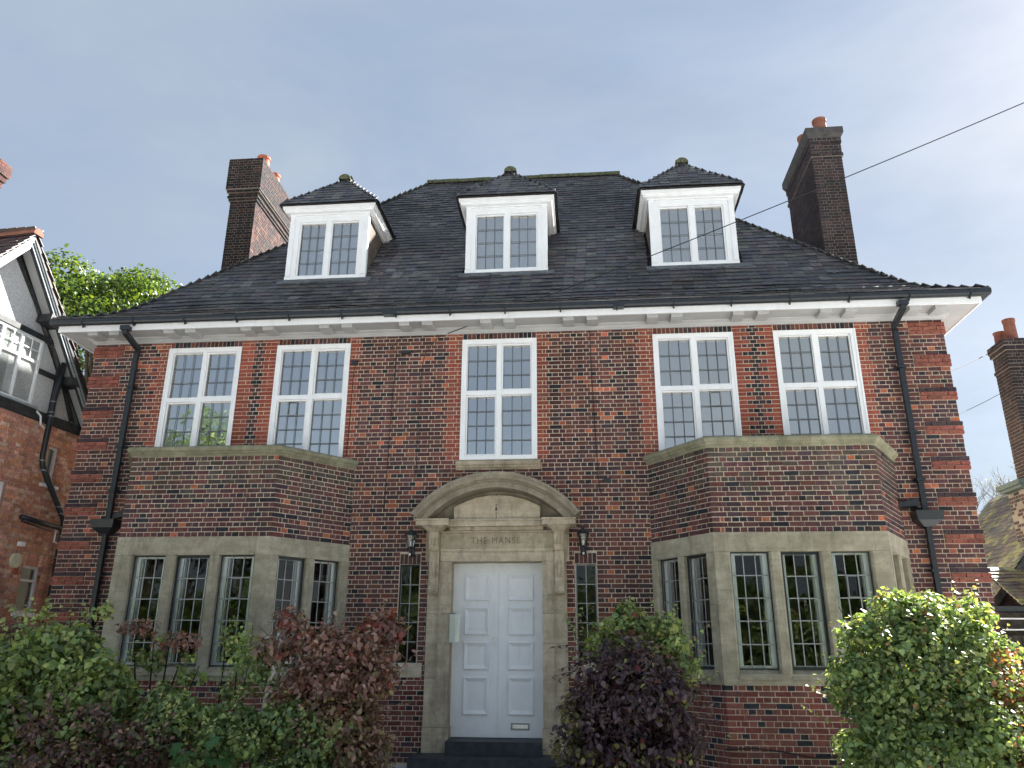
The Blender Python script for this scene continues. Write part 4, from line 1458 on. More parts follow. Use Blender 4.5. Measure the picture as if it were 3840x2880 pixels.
# ================================================================== things fixed to the house
def lantern(loc, label):
    L = thing('wall_lantern', loc, label, 'lantern', 'wall lanterns')
    def q(b, name, mat):
        me_o = b.build(name, mat, None)
        me_o.parent = L
        return me_o
    b = MB(); b.tube([(0, .15, -.12), (0, .15, .06)], .045, 8); b.lathe((0, .135, -.03), [(.03, -.10), (.05, -.07), (.05, .07), (.03, .10)], 10); q(b, 'back_plate', M_BLACK)
    b = MB(); b.tube([(0, .12, -.04), (0, .05, -.085), (0, 0, -.06), (0, 0, .0)], .014, 6); q(b, 'arm', M_BLACK)
    b = MB(); b.lathe((0, 0, 0), [(.02, -.015), (.055, .0), (.058, .018)], 6); q(b, 'lantern_base', M_BLACK)
    b = MB()
    for k in range(6):
        t = 2 * math.pi * k / 6
        b.tube([(.054 * math.cos(t), .054 * math.sin(t), .015), (.088 * math.cos(t), .088 * math.sin(t), .20)], .006, 4)
    b.lathe((0, 0, .196), [(.086, 0), (.104, .004), (.104, .014), (.086, .016)], 6); q(b, 'lantern_cage', M_BLACK)
    for k in range(6):
        t, t2 = 2 * math.pi * k / 6, 2 * math.pi * (k + 1) / 6
        b = MB(); r0, r1 = .052, .086
        b.poly([(r0 * math.cos(t), r0 * math.sin(t), .018), (r0 * math.cos(t2), r0 * math.sin(t2), .018), (r1 * math.cos(t2), r1 * math.sin(t2), .196), (r1 * math.cos(t), r1 * math.sin(t), .196)])
        q(b, 'pane', M_GLASSG)
    b = MB(); b.lathe((0, 0, .212), [(.112, 0), (.088, .022), (.060, .052), (.030, .078), (.022, .086), (.012, .098), (.016, .112), (.004, .135)], 6); q(b, 'lantern_roof', M_BLACK)
    b = MB(); b.tube([(0, 0, .02), (0, 0, .10)], .011, 8); q(b, 'bulb', M_BULB)
    b = MB(); b.lathe((0, -.03, -.115), [(.012, -.02), (.018, 0), (.012, .02)], 8); q(b, 'sensor', M_BULB)
lantern((-1.440, -.17, 3.325), 'black wall lantern left of the stone doorway above the narrow window')
lantern((1.435, -.17, 3.325), 'black wall lantern right of the stone doorway above the narrow window')

e_ = thing('entry_panel', (-.70, -.08, 1.82), 'silver metal entry panel box fixed on the left edge of the door opening', 'panel')
b = MB(); b.box(FR, -.748, -.665, .0745, .125, 1.822, 2.262); b.build('panel_body', M_STEEL, e_)
b = MB(); b.hexa([FR(-.664, .122, 1.835), FR(-.595, .085, 1.835), FR(-.598, .075, 1.835), FR(-.664, .078, 1.835), FR(-.664, .122, 2.262), FR(-.585, .090, 2.262), FR(-.588, .08, 2.262), FR(-.664, .078, 2.262)]); b.build('panel_hood', M_STEEL, e_)
b = MB(); b.box(FR, -.748, -.665, .076, .1275, 2.263, 2.272); b.build('panel_top', M_BLACK, e_)

def wallbox(name, u, z, w, h, d, label, cat, mat=M_BLACK, group=None):
    t = thing(name, (u, -.01, z), label, cat, group)
    b = MB(); b.box(FR, u - w / 2, u + w / 2, .003, d, z - h / 2, z + h / 2); b.build('case', mat, t)
    b = MB(); b.box(FR, u - w / 2 - .012, u + w / 2 + .012, .003, .02, z + h / 2 - .01, z + h / 2 + .012); b.build('lid', mat, t)
wallbox('junction_box', -2.671, 6.704, .105, .075, .06, 'small black junction box right of the second upper window', 'box')
wallbox('junction_box', -1.714, 6.876, .165, .055, .07, 'flat black cable box high on the wall under the eaves', 'box')
wallbox('junction_box', 1.864, 4.443, .115, .080, .06, 'small black cable box beside the right bay coping', 'box')

def wire(name, pts, r, label, cat='cable', mat=M_WIRE, seg=5, group=None):
    b = MB(); b.tube(pts, r, seg); o = b.build(name, mat, None); return tag(o, label, cat, group)
def sag(a, c, s, n=24):
    a, c = Vector(a), Vector(c)
    return [tuple(a.lerp(c, i / n) - Vector((0, 0, s * 4 * (i / n) * (1 - i / n)))) for i in range(n + 1)]
wire('overhead_wire', sag((-.95, -.05, 7.222), (16.5, -4.2, 12.62), .25, 40), .0085, 'thin black overhead wire crossing the roof from the eaves to the upper right')
wire('wall_cable', [(-1.78, -.012, 7.20), (-2.02, -.012, 6.98), (-1.90, -.012, 6.90), (-1.93, -.012, 6.0), (-1.95, -.012, 4.6), (-1.97, -.012, 3.95)], .006, 'thin brown cable running down the wall left of the middle window')
wire('wall_cable', [(-2.66, -.012, 6.66), (-2.68, -.012, 6.4), (-2.69, -.012, 5.5), (-2.70, -.012, 4.95)], .006, 'thin cable dropping from the junction box by the second window')
wire('wall_cable', [(-1.10, -.012, 7.2), (-1.35, -.012, 6.9), (-1.42, -.012, 6.6), (-1.43, -.012, 5.4), (-1.44, -.012, 4.55)], .005, 'thin cable running down the wall close beside the middle window')
wire('wall_cable', [(1.64, -.012, 7.22), (1.66, -.012, 6.2), (1.69, -.012, 5.2), (1.72, -.012, 4.40), (1.75, -.02, 4.24), (1.82, -.02, 4.19), (1.90, -.015, 4.22)], .006, 'thin cable running down the wall right of the middle window to the cable box')
wire('ground_cable', [(3.3, -1.19, .42), (3.7, -1.2, .44), (4.1, -1.2, .40), (4.5, -1.19, .33), (4.9, -1.19, .36), (5.5, -1.19, .42)], .011, 'loose black cable sagging along the base of the right bay')

# ================================================================== LEFT NEIGHBOUR
th = math.radians(6.3)
NB = thing('neighbour_house', (-9.3, 0, 0), 'orange brick and timbered gable house at the left edge', 'house')
Fn = frame((-9.3, 0, 0), (math.sin(th), math.cos(th), 0), (math.cos(th), -math.sin(th), 0))
NW = [(1.165, 1.49, 4.80, 5.58), (1.11, 1.605, 2.35, 3.22), (-0.62, 0.36, 3.3, 4.66)]
NE = 1.945
nbw = sheet(Fn, -3.2, NE, 0, 5.96, NW, -.008)
nbw.poly([Fn(NE, -.008, 0), Fn(NE, -.008, 7.0), Fn(NE, -6, 7.0), Fn(NE, -6, 0)][::-1])
nbw.poly([Fn(-3.2, -.008, 0), Fn(-3.2, -6, 0), Fn(-3.2, -6, 6.0), Fn(-3.2, -.008, 6.0)])
nwo = nbw.build('wall', M_MORTAR2, NB)
NBB = []
NC = [(0.60, 0.31, 0.22), (0.53, 0.26, 0.185), (0.64, 0.37, 0.27), (0.48, 0.24, 0.18), (0.64, 0.30, 0.18), (0.68, 0.45, 0.35)]
arches = [(1.02, 1.70, 3.222, 3.45)]
for b_ in bond(Fn, -3.2, NE, 5.95 - 79 * .075, 5.95, .075, NW + arches, lambda u, z, h, k, a, c: random.choice(NC), fill=lambda a, c, par: None, J=.008):
    F, u0, u1, n0, n1, z0, z1, col = b_
    NBB.append((nwo, (F, u0, u1, n0, n1 + random.uniform(0, .004), z0, z1, col)))
Fn2 = frame(Fn(NE, 0, 0), -Fn.N, Fn.U)
for b_ in bond(Fn2, 0, 1.2, 5.95 - 79 * .075, 5.95, .075, [], lambda u, z, h, k, a, c: random.choice(NC)):
    NBB.append((nwo, b_))
for i in range(9):     # flat gauged arch over the lower window
    a = 1.03 + i * .0735
    NBB.append((nwo, (Fn, a + .003, a + .070, -.02, .003, 3.226, 3.445, vary(random.choice(NC)))))
def nmask(c): return c.y < 0.3 or c.z < 2.2
flush_bricks(NBB, 300, nmask)
# windows of the neighbour
def nwin(u0, u1, z0, z1, fw, grid, top=None, glass=M_GLASSN, n0=-.10):
    we = thing('window', (0, 0, 0), 'x', 'x'); del we['label'], we['category']; we.parent = NB
    we.matrix_parent_inverse = Matrix.Translation(NB.location).inverted()
    b = MB()
    for q in ((u0, u0 + fw, z0, z1), (u1 - fw, u1, z0, z1), (u0 + fw, u1 - fw, z1 - fw, z1), (u0 + fw, u1 - fw, z0, z0 + fw)):
        b.box(Fn, q[0], q[1], n0 - .06, n0 + .01, q[2], q[3])
    cells = []
    if top: b.box(Fn, u0 + fw, u1 - fw, n0 - .06, n0 + .009, top - fw / 2, top + fw / 2)
    us = [u0 + fw + (u1 - u0 - 2 * fw) * i / grid for i in range(grid + 1)]
    for u in us[1:-1]: b.box(Fn, u - fw / 2, u + fw / 2, n0 - .06, n0 + .008, z0 + fw, z1 - fw)
    b.build('window_frame', M_WHITE, we)
    for i in range(grid):
        for a, c in (((z0 + fw, top), (top, z1 - fw)) if top else ((z0 + fw, z1 - fw),)):
            b = MB(); b.poly([Fn(us[i], n0 - .03, a), Fn(us[i + 1], n0 - .03, a), Fn(us[i + 1], n0 - .03, c), Fn(us[i], n0 - .03, c)]); b.build('pane', glass, we)
    b = MB(); b.poly([Fn(u0, n0 - .08, z0), Fn(u1, n0 - .08, z0), Fn(u1, n0 - .08, z1), Fn(u0, n0 - .08, z1)]); b.build('blind', M_BLINDN, we)
    return we
nwin(1.165, 1.49, 4.80, 5.58, .045, 1)
nwin(1.11, 1.605, 2.35, 3.22, .045, 1, 2.95)
nwin(-0.62, 0.36, 3.3, 4.66, .06, 2)
b = MB(); b.box(Fn, 1.10, 1.56, -.02, .05, 4.74, 4.798); b.box(Fn, 1.05, 1.66, -.02, .05, 2.28, 2.348); b.build('window_sill', M_WHITE, NB)
# timbered gable
APS, APZ, SLN = -.59, 9.34, 1.25
rk = lambda s, off=0: APZ - off - SLN * abs(s - APS)
b = MB()
pts = [Fn(-3.2, -.03, 5.96), Fn(NE, -.03, 5.96), Fn(NE, -.03, rk(NE, .30)), Fn(APS, -.03, APZ - .30), Fn(-3.13, -.03, rk(-3.13, .30))]
b.poly(pts); b.build('render_panel', M_RENDER, NB)
def timber(u0, z0, u1, z1, w, name='timber', n0=-.05, n1=.03):
    a, c = Vector((u0, z0)), Vector((u1, z1)); d = (c - a).normalized(); p = Vector((-d.y, d.x)) * (w / 2)
    q = [a + p, c + p, c - p, a - p]
    MB().hexa([Fn(v[0], n1, v[1]) for v in q] + [Fn(v[0], n0, v[1]) for v in q]).build(name, M_BLACKW, NB)
timber(-3.2, 6.05, NE + .02, 6.06, .18, n1=.045)
timber(-3.2, 7.60, .72, 7.595, .11, n1=.035)
timber(.50, 6.93, 1.02, 6.93, .09)
timber(.78, 7.58, 1.62, 6.20, .08, n1=.028)
timber(1.02, 7.20, 1.02, 6.15, .09, n1=.026)
timber(1.20, 6.95, 1.86, 6.16, .07, n1=.024)
timber(-.58, 8.95, .75, 7.52, .05, n1=.022)
timber(.20, 7.93, .62, 7.88, .16, 'purlin_end', n0=.0, n1=.34)
timber(1.05, 6.88, 1.45, 6.88, .16, 'purlin_end', n0=.0, n1=.34)
nw_ = nwin(-1.9, .50, 6.20, 7.54, .05, 5, 7.07, M_GLASSN, n0=.0)
b = MB()
for i in range(5):
    w_ = 2.3 / 5; u = -1.85 + (i + .5) * w_
    b.box(Fn, u - .009, u + .009, .0, .012, 7.07, 7.49); b.box(Fn, -1.85 + i * w_, -1.85 + (i + 1) * w_, .0, .011, 7.28, 7.297)
b.build('glazing_bar', M_WHITE, nw_)
b = MB(); b.box(Fn, -2.0, .60, -.02, .07, 6.155, 6.198); b.build('window_sill', M_BOARD, NB)
# roof and bargeboards
NROOF = None
b = MB()
e0 = -3.35; e1 = 2.08
for s0, s1 in ((APS, e1), (e0, APS)):
    b.poly([Fn(s0, .36, rk(s0, .02)), Fn(s1, .36, rk(s1, .02)), Fn(s1, -6, rk(s1, .02)), Fn(s0, -6, rk(s0, .02))])
    b.poly([Fn(s0, .30, rk(s0, .08)), Fn(s1, .30, rk(s1, .08)), Fn(s1, -.02, rk(s1, .08)), Fn(s0, -.02, rk(s0, .08))][::-1])
NROOF = b.build('roof', M_SHEET, NB)
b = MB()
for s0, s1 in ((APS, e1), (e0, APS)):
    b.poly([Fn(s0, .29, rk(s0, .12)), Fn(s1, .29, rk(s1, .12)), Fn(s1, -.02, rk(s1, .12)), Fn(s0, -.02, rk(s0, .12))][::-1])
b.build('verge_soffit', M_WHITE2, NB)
for s0, s1 in ((APS, e1), (APS, e0)):
    for o0, o1, n0, n1, mt in ((.045, .13, .28, .37, M_BLACKW), (.13, .185, .27, .352, M_BOARD), (.185, .205, .27, .335, M_BLACKW), (.205, .27, .27, .330, M_BOARD), (.27, .31, .27, .31, M_BLACKW)):
        if s1 < s0: mt = M_BOARD
        b = MB()
        b.hexa([Fn(s0, n1, rk(s0, o1)), Fn(s1, n1, rk(s1, o1)), Fn(s1, n0, rk(s1, o1)), Fn(s0, n0, rk(s0, o1)), Fn(s0, n1, rk(s0, o0)), Fn(s1, n1, rk(s1, o0)), Fn(s1, n0, rk(s1, o0)), Fn(s0, n0, rk(s0, o0))])
        b.build('bargeboard', mt, NB)
NTL = []
LN = math.hypot(1, SLN)
TN = [(0.075, 0.04, 0.036), (0.06, 0.036, 0.034), (0.09, 0.048, 0.04), (0.05, 0.034, 0.034)]
for sgn, e in ((1, e1), (-1, e0)):
    Lh = abs(e - APS)
    fn = lambda s, Lh=Lh: (s / LN, APZ - SLN * (Lh - s / LN), 1 / LN, SLN / LN)
    NTL += tile_field(NROOF, Fn(e, 0, 0), tuple(Fn.N), tuple(-Fn.U * sgn), fn, Lh * LN, lambda d: (-4.5 if sgn < 0 else -1.5, .40), None, TN, wav=.004)
flush_tiles(NTL, 120)
b = MB()
for i in range(10):
    n1 = .42 - i * .42; n0 = n1 - .415
    p0, p1 = [], []
    for k in range(7):
        a = math.radians(-100 + 200 * k / 6)
        p0.append(Fn(APS + .12 * math.sin(a), n1, APZ - .02 + .12 * math.cos(a))); p1.append(Fn(APS + .12 * math.sin(a), n0, APZ - .02 + .12 * math.cos(a)))
    for k in range(6): b.poly([p0[k], p0[k + 1], p1[k + 1], p1[k]])
    b.poly(p0[::-1]); b.poly(p1)
b.build('ridge_tile', M_TERRAD, NROOF)
# soil pipe and branch
b = MB(); b.tube([Fn(1.0, .11, 7.25), Fn(.93, .11, 6.45), Fn(.94, .10, 5.28), Fn(.99, .10, 5.10), Fn(1.76, .10, 4.22), Fn(1.82, .10, 4.08), Fn(1.82, .10, .2)], .055, 10); b.build('soil_pipe', M_BLACK, NB, smooth=True)
b = MB(); b.tube([Fn(.70, .12, 4.06), Fn(1.82, .10, 4.0)], .050, 10); b.tube([Fn(.68, .16, 3.98), Fn(1.50, .13, 3.90)], .018, 6); b.build('branch_pipe', M_BLACK, NB, smooth=True)
for u, z in ((.93, 6.40), (.94, 6.18), (.94, 6.10), (.95, 5.20), (1.02, 5.02), (1.60, 4.40), (1.70, 4.28), (1.82, 3.85), (1.82, 3.42), (1.82, 2.55)):
    b = MB(); b.tube([Fn(u, .10, z - .012), Fn(u, .10, z + .012)], .068, 10); b.build('pipe_collar', M_GREYM, NB)
b = MB(); b.tube([Fn(.62, .05, 6.12), Fn(.72, .07, 6.05), Fn(.75, .08, 5.88), Fn(.86, .08, 5.84)], .020, 6); b.tube([Fn(1.66, .09, 3.95), Fn(1.66, .09, 3.72), Fn(1.78, .09, 3.70)], .016, 6); b.build('waste_pipe', M_WHITE, NB)
b = MB()
dc = Fn(.86, .07, 3.27)
seg = 20
ring = [Fn(.86 + .105 * math.cos(2 * math.pi * k / seg), .085, 3.27 + .135 * math.sin(2 * math.pi * k / seg)) for k in range(seg)]
ring0 = [Fn(.86 + .105 * math.cos(2 * math.pi * k / seg), .0, 3.27 + .135 * math.sin(2 * math.pi * k / seg)) for k in range(seg)]
b.poly(ring)
for k in range(seg): b.poly([ring0[k], ring0[(k + 1) % seg], ring[(k + 1) % seg], ring[k]])
o = b.build('alarm_bell', M_DISH, None); tag(o, 'round cream alarm bell on the orange brick wall', 'alarm')
b = MB(); b.box(Fn, .86, .96, .003, .10, 3.54, 3.62); o = b.build('security_light', M_WHITE, None); tag(o, 'small white security light box above the round alarm bell', 'light')
b = MB(); b.box(Fn, .90, .99, .0045, .02, 3.03, 3.13); o = b.build('air_brick', M_TERRA, None); tag(o, 'small terracotta air brick below the round alarm bell', 'vent')
b = MB(); b.box(Fn, .30, .42, -.031, -.02, 8.18, 8.30); b.build('gable_vent', M_ROUGHC, NB)
NCH = [(0.15, 0.055, 0.042), (0.12, 0.05, 0.042), (0.10, 0.045, 0.04)]
chimney(NB, -13.4, -12.27, 0.75, 1.58, 8.5, 12.66, [(11.6, .04), (11.75, .08), (11.9, .12), (12.05, .16), (12.2, .20), (12.35, .25)], None, NCH, M_MORTAR3, [(-12.6, 1.1, 12.66, .15, .30)], M_TERRAD)

# ================================================================== RIGHT NEIGHBOUR
RN = thing('neighbour_house', (12.2, 6.0, 0), 'low tiled house with tall chimney beyond the right corner', 'house')
rz = lambda x: 2.7 + 1.2 * (x - 9.8)
b = MB()
b.poly([(9.7, 4.4, rz(9.7) - .03), (12.2, 4.4, rz(12.2) - .03), (12.2, 8.55, rz(12.2) - .03), (9.7, 8.55, rz(9.7) - .03)])
b.poly([(14.7, 4.4, rz(9.7) - .03), (12.2, 4.4, rz(12.2) - .03), (12.2, 8.55, rz(12.2) - .03), (14.7, 8.55, rz(9.7) - .03)])
RNR = b.build('roof', M_SHEET, RN)
TR = [(0.12, 0.10, 0.075), (0.10, 0.085, 0.07), (0.15, 0.14, 0.08), (0.20, 0.19, 0.085), (0.085, 0.075, 0.065)]
l2 = math.hypot(1, 1.2)
RT = tile_field(RNR, (9.7, 4.4, 0), (0, 1, 0), (1, 0, 0), lambda s: (s / l2, rz(9.7) + 1.2 * s / l2, 1 / l2, 1.2 / l2), 2.5 * l2, lambda d: (-.04, 4.15), None, TR, gauge=.14, wav=.008)
# lean-to roof in front
b = MB(); b.poly([(9.74, 3.15, 2.56), (13.5, 3.15, 2.56), (13.5, 4.42, 3.35), (9.74, 4.42, 3.35)]); LNR = b.build('lean_to_roof', M_SHEET, RN)
l3 = math.hypot(1.27, .79)
RT += tile_field(LNR, (9.74, 3.12, 0), (1, 0, 0), (0, 1, 0), lambda s: (s * 1.27 / l3, 2.58 + s * .79 / l3, 1.27 / l3, .79 / l3), l3, lambda d: (0, 3.7), None, TR, gauge=.14)
flush_tiles(RT, 200)
b = MB(); b.poly([(9.72, 4.48, 0), (14.6, 4.48, 0), (14.6, 4.48, 2.7), (12.2, 4.48, 5.5), (9.72, 4.48, 2.6)]); b.poly([(9.9, 4.48, 0), (9.9, 4.48, 2.7), (9.9, 8.5, 2.7), (9.9, 8.5, 0)]); b.build('wall', mat_simple('brown_brick_wall', (0.045, 0.032, 0.029), 0.9, 0.2, 0, 11, 0.6, 1.5, 0.4), RN)
FQ = frame((9.72, 4.48, 0), (1, 0, 0), (0, -1, 0))
rb_ = MB()
for b_ in bond(FQ, .1, 3.0, 2.6, 5.0, .075, [], lambda u, z, h, k, a, c: random.choice(SOOTR)):
    if b_[6] < rz(b_[1] + 9.72) - .1: rb_.box(*b_[:7], b_[7])
rb_.build('brickwork', M_BRICK, RN, kind='stuff')
b = MB(); b.hexa([(9.66, 4.34, rz(9.66) - .17), (9.66, 4.34, rz(9.66) - .02), (9.66, 4.44, rz(9.66) - .02), (9.66, 4.44, rz(9.66) - .17), (12.2, 4.34, rz(12.2) - .17), (12.2, 4.34, rz(12.2) - .02), (12.2, 4.44, rz(12.2) - .02), (12.2, 4.44, rz(12.2) - .17)]); b.build('bargeboard', M_BLACKW, RN)
b = MB(); b.sweep([(9.2, 3.14), (13.5, 3.14)], [(0, 2.45), (0, 2.56), (.10, 2.56), (.10, 2.47), (.05, 2.44)]); b.build('gutter', M_BLACK, RN)
b = MB(); b.box(FR, 9.3, 13.5, -3.4, -3.3, 0, 2.45); b.build('wall', M_FENCE, RN)
b = MB(); b.tube([(9.25, 3.0, 2.33), (13, 3.0, 2.33)], .014, 6); b.tube([(9.25, 3.0, 2.13), (13, 3.0, 2.13)], .014, 6)
tag(b.build('handrail', M_WHITE, None), 'thin white double rail below the gutter of the low house at right', 'rail')
fe = thing('timber_fence', (10.5, 2.9, 0), 'dark timber fence below the white rail at the right edge', 'fence')
for k in range(24):
    b = MB(); x = 9.0 + k * .13; b.box(FR, x, x + .10, -2.93, -2.90 + random.uniform(0, .01), 0.05, 2.02 + random.uniform(-.01, .01)); b.build('board', M_FENCE, fe)
# dormer-like flat roofed block beside the chimney
b = MB(); b.box(FR, 10.62, 12.5, -5.0, -4.02, 5.12, 5.22); b.box(FR, 10.68, 12.5, -4.98, -4.06, 5.06, 5.1195); b.build('flat_roof_edge', M_GREENM, RN)
b = MB(); b.box(FR, 10.86, 12.4, -5.0, -4.12, 3.9, 5.0585); b.build('cheek', M_MORTAR3, RN)
rb_ = MB()
for Fc, Lc in ((frame((10.86, 5.0, 0), (0, -1, 0), (-1, 0, 0)), .88), (frame((10.86, 4.12, 0), (1, 0, 0), (0, -1, 0)), .9)):
    for b_ in bond(Fc, 0, Lc, 3.9, 5.05, .075, [], lambda u, z, h, k, a, c: random.choice(SOOTR)): rb_.box(*b_[:7], b_[7])
rb_.build('brickwork', M_BRICK, RN, kind='stuff')
b = MB(); b.box(FR, 11.0, 11.08, -4.13, -4.105, 4.25, 5.04); b.build('window_frame', M_WHITE2, RN)
b = MB(); b.hexa([(10.82, 4.11, 4.0), (11.5, 4.11, 4.0), (11.5, 3.95, 3.9), (10.82, 3.95, 3.9), (10.82, 4.11, 4.2), (11.5, 4.11, 4.2), (11.5, 4.06, 4.2), (10.82, 4.06, 4.2)]); b.build('lead_flashing', M_FLASH, RN)
chimney(RN, 10.78, 11.75, 3.74, 4.36, 5.2, 8.28, [(7.62, .02), (7.70, .0), (8.02, .035), (8.12, .055)], None, SOOTR, M_MORTAR3, [(11.10, 4.0, 8.28, .125, .56), (10.98, 4.25, 8.28, .12, .35)], M_TERRAD)
wire('overhead_wire', sag((7.9, .5, 6.4), (10.75, 4.4, 8.2), .02, 10), .009, 'thin grey wire from the brick corner up to the right chimney', seg=4)
wire('overhead_wire', sag((7.9, .5, 5.6), (10.85, 4.4, 7.25), .02, 10), .006, 'lower thin wire behind the brick corner at right', seg=4)

# ================================================================== PLANTING
LEAFV = np.array([[0, 0, 0], [-.30, .28, .05], [-.27, .62, .06], [0, 1, -.04], [.27, .62, .06], [.30, .28, .05]])
LEAFF = np.array([[0, 3, 2, 1], [0, 5, 4, 3]])
HEARTV = np.array([[0, 0, 0], [-.46, .16, .06], [-.36, .50, .05], [0, 1, -.06], [.36, .50, .05], [.46, .16, .06]])

def leaf_set(P, D, Nn, size, shape=LEAFV):
    """P positions, D leaf directions, Nn approx normals"""
    D = D / np.linalg.norm(D, axis=1, keepdims=True)
    S = np.cross(D, Nn); S /= np.linalg.norm(S, axis=1, keepdims=True) + 1e-9
    Nn = np.cross(S, D)
    V = P[:, None, :] + size[:, None, None] * (shape[None, :, 0:1] * S[:, None, :] + shape[None, :, 1:2] * D[:, None, :] + shape[None, :, 2:3] * Nn[:, None, :])
    n = len(P)
    F = (np.arange(n)[:, None, None] * 6 + LEAFF[None]).reshape(-1, 4)
    return V.reshape(-1, 3), F

def sample_blobs(blobs, n, shell=0.35, gap=None):
    w = np.array([b[1][0] * b[1][1] + b[1][1] * b[1][2] + b[1][0] * b[1][2] for b in blobs]); w /= w.sum()
    idx = rng.choice(len(blobs), n, p=w)
    C = np.array([b[0] for b in blobs])[idx]; Rr = np.array([b[1] for b in blobs])[idx]
    d = rng.normal(size=(n, 3)); d /= np.linalg.norm(d, axis=1, keepdims=True)
    r = 1 - shell * rng.random(n) ** 1.6
    # lumpy outline
    ph = rng.random((len(blobs), 3)) * 6
    lump = 1 + .10 * np.sin(d[:, 0] * 5 + ph[idx, 0]) * np.sin(d[:, 2] * 6 + ph[idx, 1]) + .07 * np.sin(d[:, 1] * 9 + d[:, 2] * 7 + ph[idx, 2]) + rng.normal(0, .085, n)
    P = C + d * Rr * (r * lump)[:, None]
    nrm = d / Rr; nrm /= np.linalg.norm(nrm, axis=1, keepdims=True)
    return P, nrm, idx

def clumped(blobs, per, rmin, rmax):
    out = []
    for c, r in blobs:
        k = max(4, int(per * (r[0] * r[1] + r[1] * r[2] + r[0] * r[2]) / 0.6))
        for _ in range(k):
            d = rng.normal(size=3); d /= np.linalg.norm(d)
            t = rng.uniform(.35, 1.0) ** .5
            q = rng.uniform(rmin, rmax)
            out.append(((c[0] + d[0] * t * max(.02, r[0] - q * .5), c[1] + d[1] * t * max(.02, r[1] - q * .5), c[2] + d[2] * t * max(.02, r[2] - q * .5)), (q, q, q * rng.uniform(.6, .95))))
    return out

def foliage(name, parent, blobs, n, size, pal, pw, droop=0.6, shape=LEAFV, shell=0.4, jit=0.7, singles=0, zmin=0.05, patch=None, up=0.25, clump=None):
    if clump: blobs = clumped(blobs, *clump)
    P, nrm, idx = sample_blobs(blobs, n, shell)
    keep = P[:, 2] > zmin
    P, nrm, idx = P[keep], nrm[keep], idx[keep]
    m_ = len(P)
    Nn = nrm + rng.normal(0, jit * .6, (m_, 3)) + np.array([0, 0, up])
    Nn /= np.linalg.norm(Nn, axis=1, keepdims=True)
    D = rng.normal(0, 1, (m_, 3)); D[:, 2] -= droop * 1.6
    D -= Nn * (D * Nn).sum(1, keepdims=True)
    D += nrm * .25
    sz = size * np.clip(rng.normal(.92, .26, m_), .38, 1.55)
    pal = np.array(pal)
    ci = rng.choice(len(pal), m_, p=np.array(pw) / sum(pw))
    if patch is not None:
        ci = patch(P, ci)
    bt = rng.uniform(.72, 1.28, len(blobs))
    Cc = pal[ci] * rng.uniform(.65, 1.4, (m_, 1)) * bt[idx][:, None]
    V, F = leaf_set(P, D, Nn, sz, shape)
    if singles:
        near = np.argsort(((P - np.array(CAM)) ** 2).sum(1) - 3 * (nrm @ np.array((0, -1, 0.))))[: singles * 3: 3]
        me = bpy.data.meshes.new('leaf')
        me.from_pydata([tuple(v) for v in shape], [], [tuple(f) for f in LEAFF])
        me.materials.append(M_LEAF1)
        mask = np.ones(m_, bool); mask[near] = False
        for i in near:
            d_ = D[i] / np.linalg.norm(D[i]); s_ = np.cross(d_, Nn[i]); s_ /= np.linalg.norm(s_); nn = np.cross(s_, d_)
            o = bpy.data.objects.new('leaf', me); COL.objects.link(o); o.parent = parent
            o.matrix_parent_inverse = Matrix.Translation(parent.location).inverted()
            m4 = Matrix((Vector(s_) * sz[i], Vector(d_) * sz[i], Vector(nn) * sz[i])).transposed().to_4x4(); m4.translation = Vector(P[i])
            o.matrix_basis = m4
            o.color = (*[float(x) for x in Cc[i]], 1)
        V, F = leaf_set(P[mask], D[mask], Nn[mask], sz[mask], shape)
        Cc = Cc[mask]
    return mesh_np(name, V, F, np.repeat(Cc, 6, axis=0), M_LEAF, parent, 'stuff')

def shoots(parent, blobs, n, size, pal, pw, L=(.14, .34), bend=.15, shape=HEARTV, col=(0.09, 0.07, 0.045), zmin=.5, down=False):
    P, nrm, _ = sample_blobs(blobs, n * 4, .05)
    ok = (P[:, 2] > zmin) & (nrm[:, 1] < .35)
    P, nrm = P[ok][:n], nrm[ok][:n]
    b = MB(); LP, LD, LN = [], [], []
    for p, q in zip(P, nrm):
        ln = random.uniform(*L)
        d = Vector(q) * .7 + Vector((random.uniform(-.4, .4), random.uniform(-.3, .2), (-.7 if down else .75) + random.uniform(-.2, .3)))
        d.normalize()
        p0 = Vector(p) - d * .12
        e = p0 + d * (ln + .12) + Vector((random.uniform(-1, 1) * bend * ln, 0, -bend * ln))
        mid = p0.lerp(e, .55) + Vector((0, 0, .03 * ln))
        b.tube([p0, mid, e], .0045, 3, col, .002, cap=False)
        k = max(4, int(ln / .035))
        for i in range(k):
            t = .25 + .75 * i / (k - 1)
            c = p0.lerp(mid, t * 2) if t < .5 else mid.lerp(e, t * 2 - 1)
            sd = 1 if i % 2 else -1
            LP.append(tuple(c)); LD.append((sd * random.uniform(.4, 1), random.uniform(-.8, .3), random.uniform(-.9, .3))); LN.append((random.uniform(-.4, .4), -.5 + random.uniform(-.4, .4), .8))
    b.build('twigs', M_BARK, parent, kind='stuff')
    m_ = len(LP)
    pal = np.array(pal); ci = rng.choice(len(pal), m_, p=np.array(pw) / sum(pw))
    V, F = leaf_set(np.array(LP), np.array(LD), np.array(LN), size * rng.uniform(.5, 1.2, m_), shape)
    mesh_np('shoot_leaves', V, F, np.repeat(pal[ci] * rng.uniform(.7, 1.4, (m_, 1)), 6, axis=0), M_LEAF, parent, 'stuff')

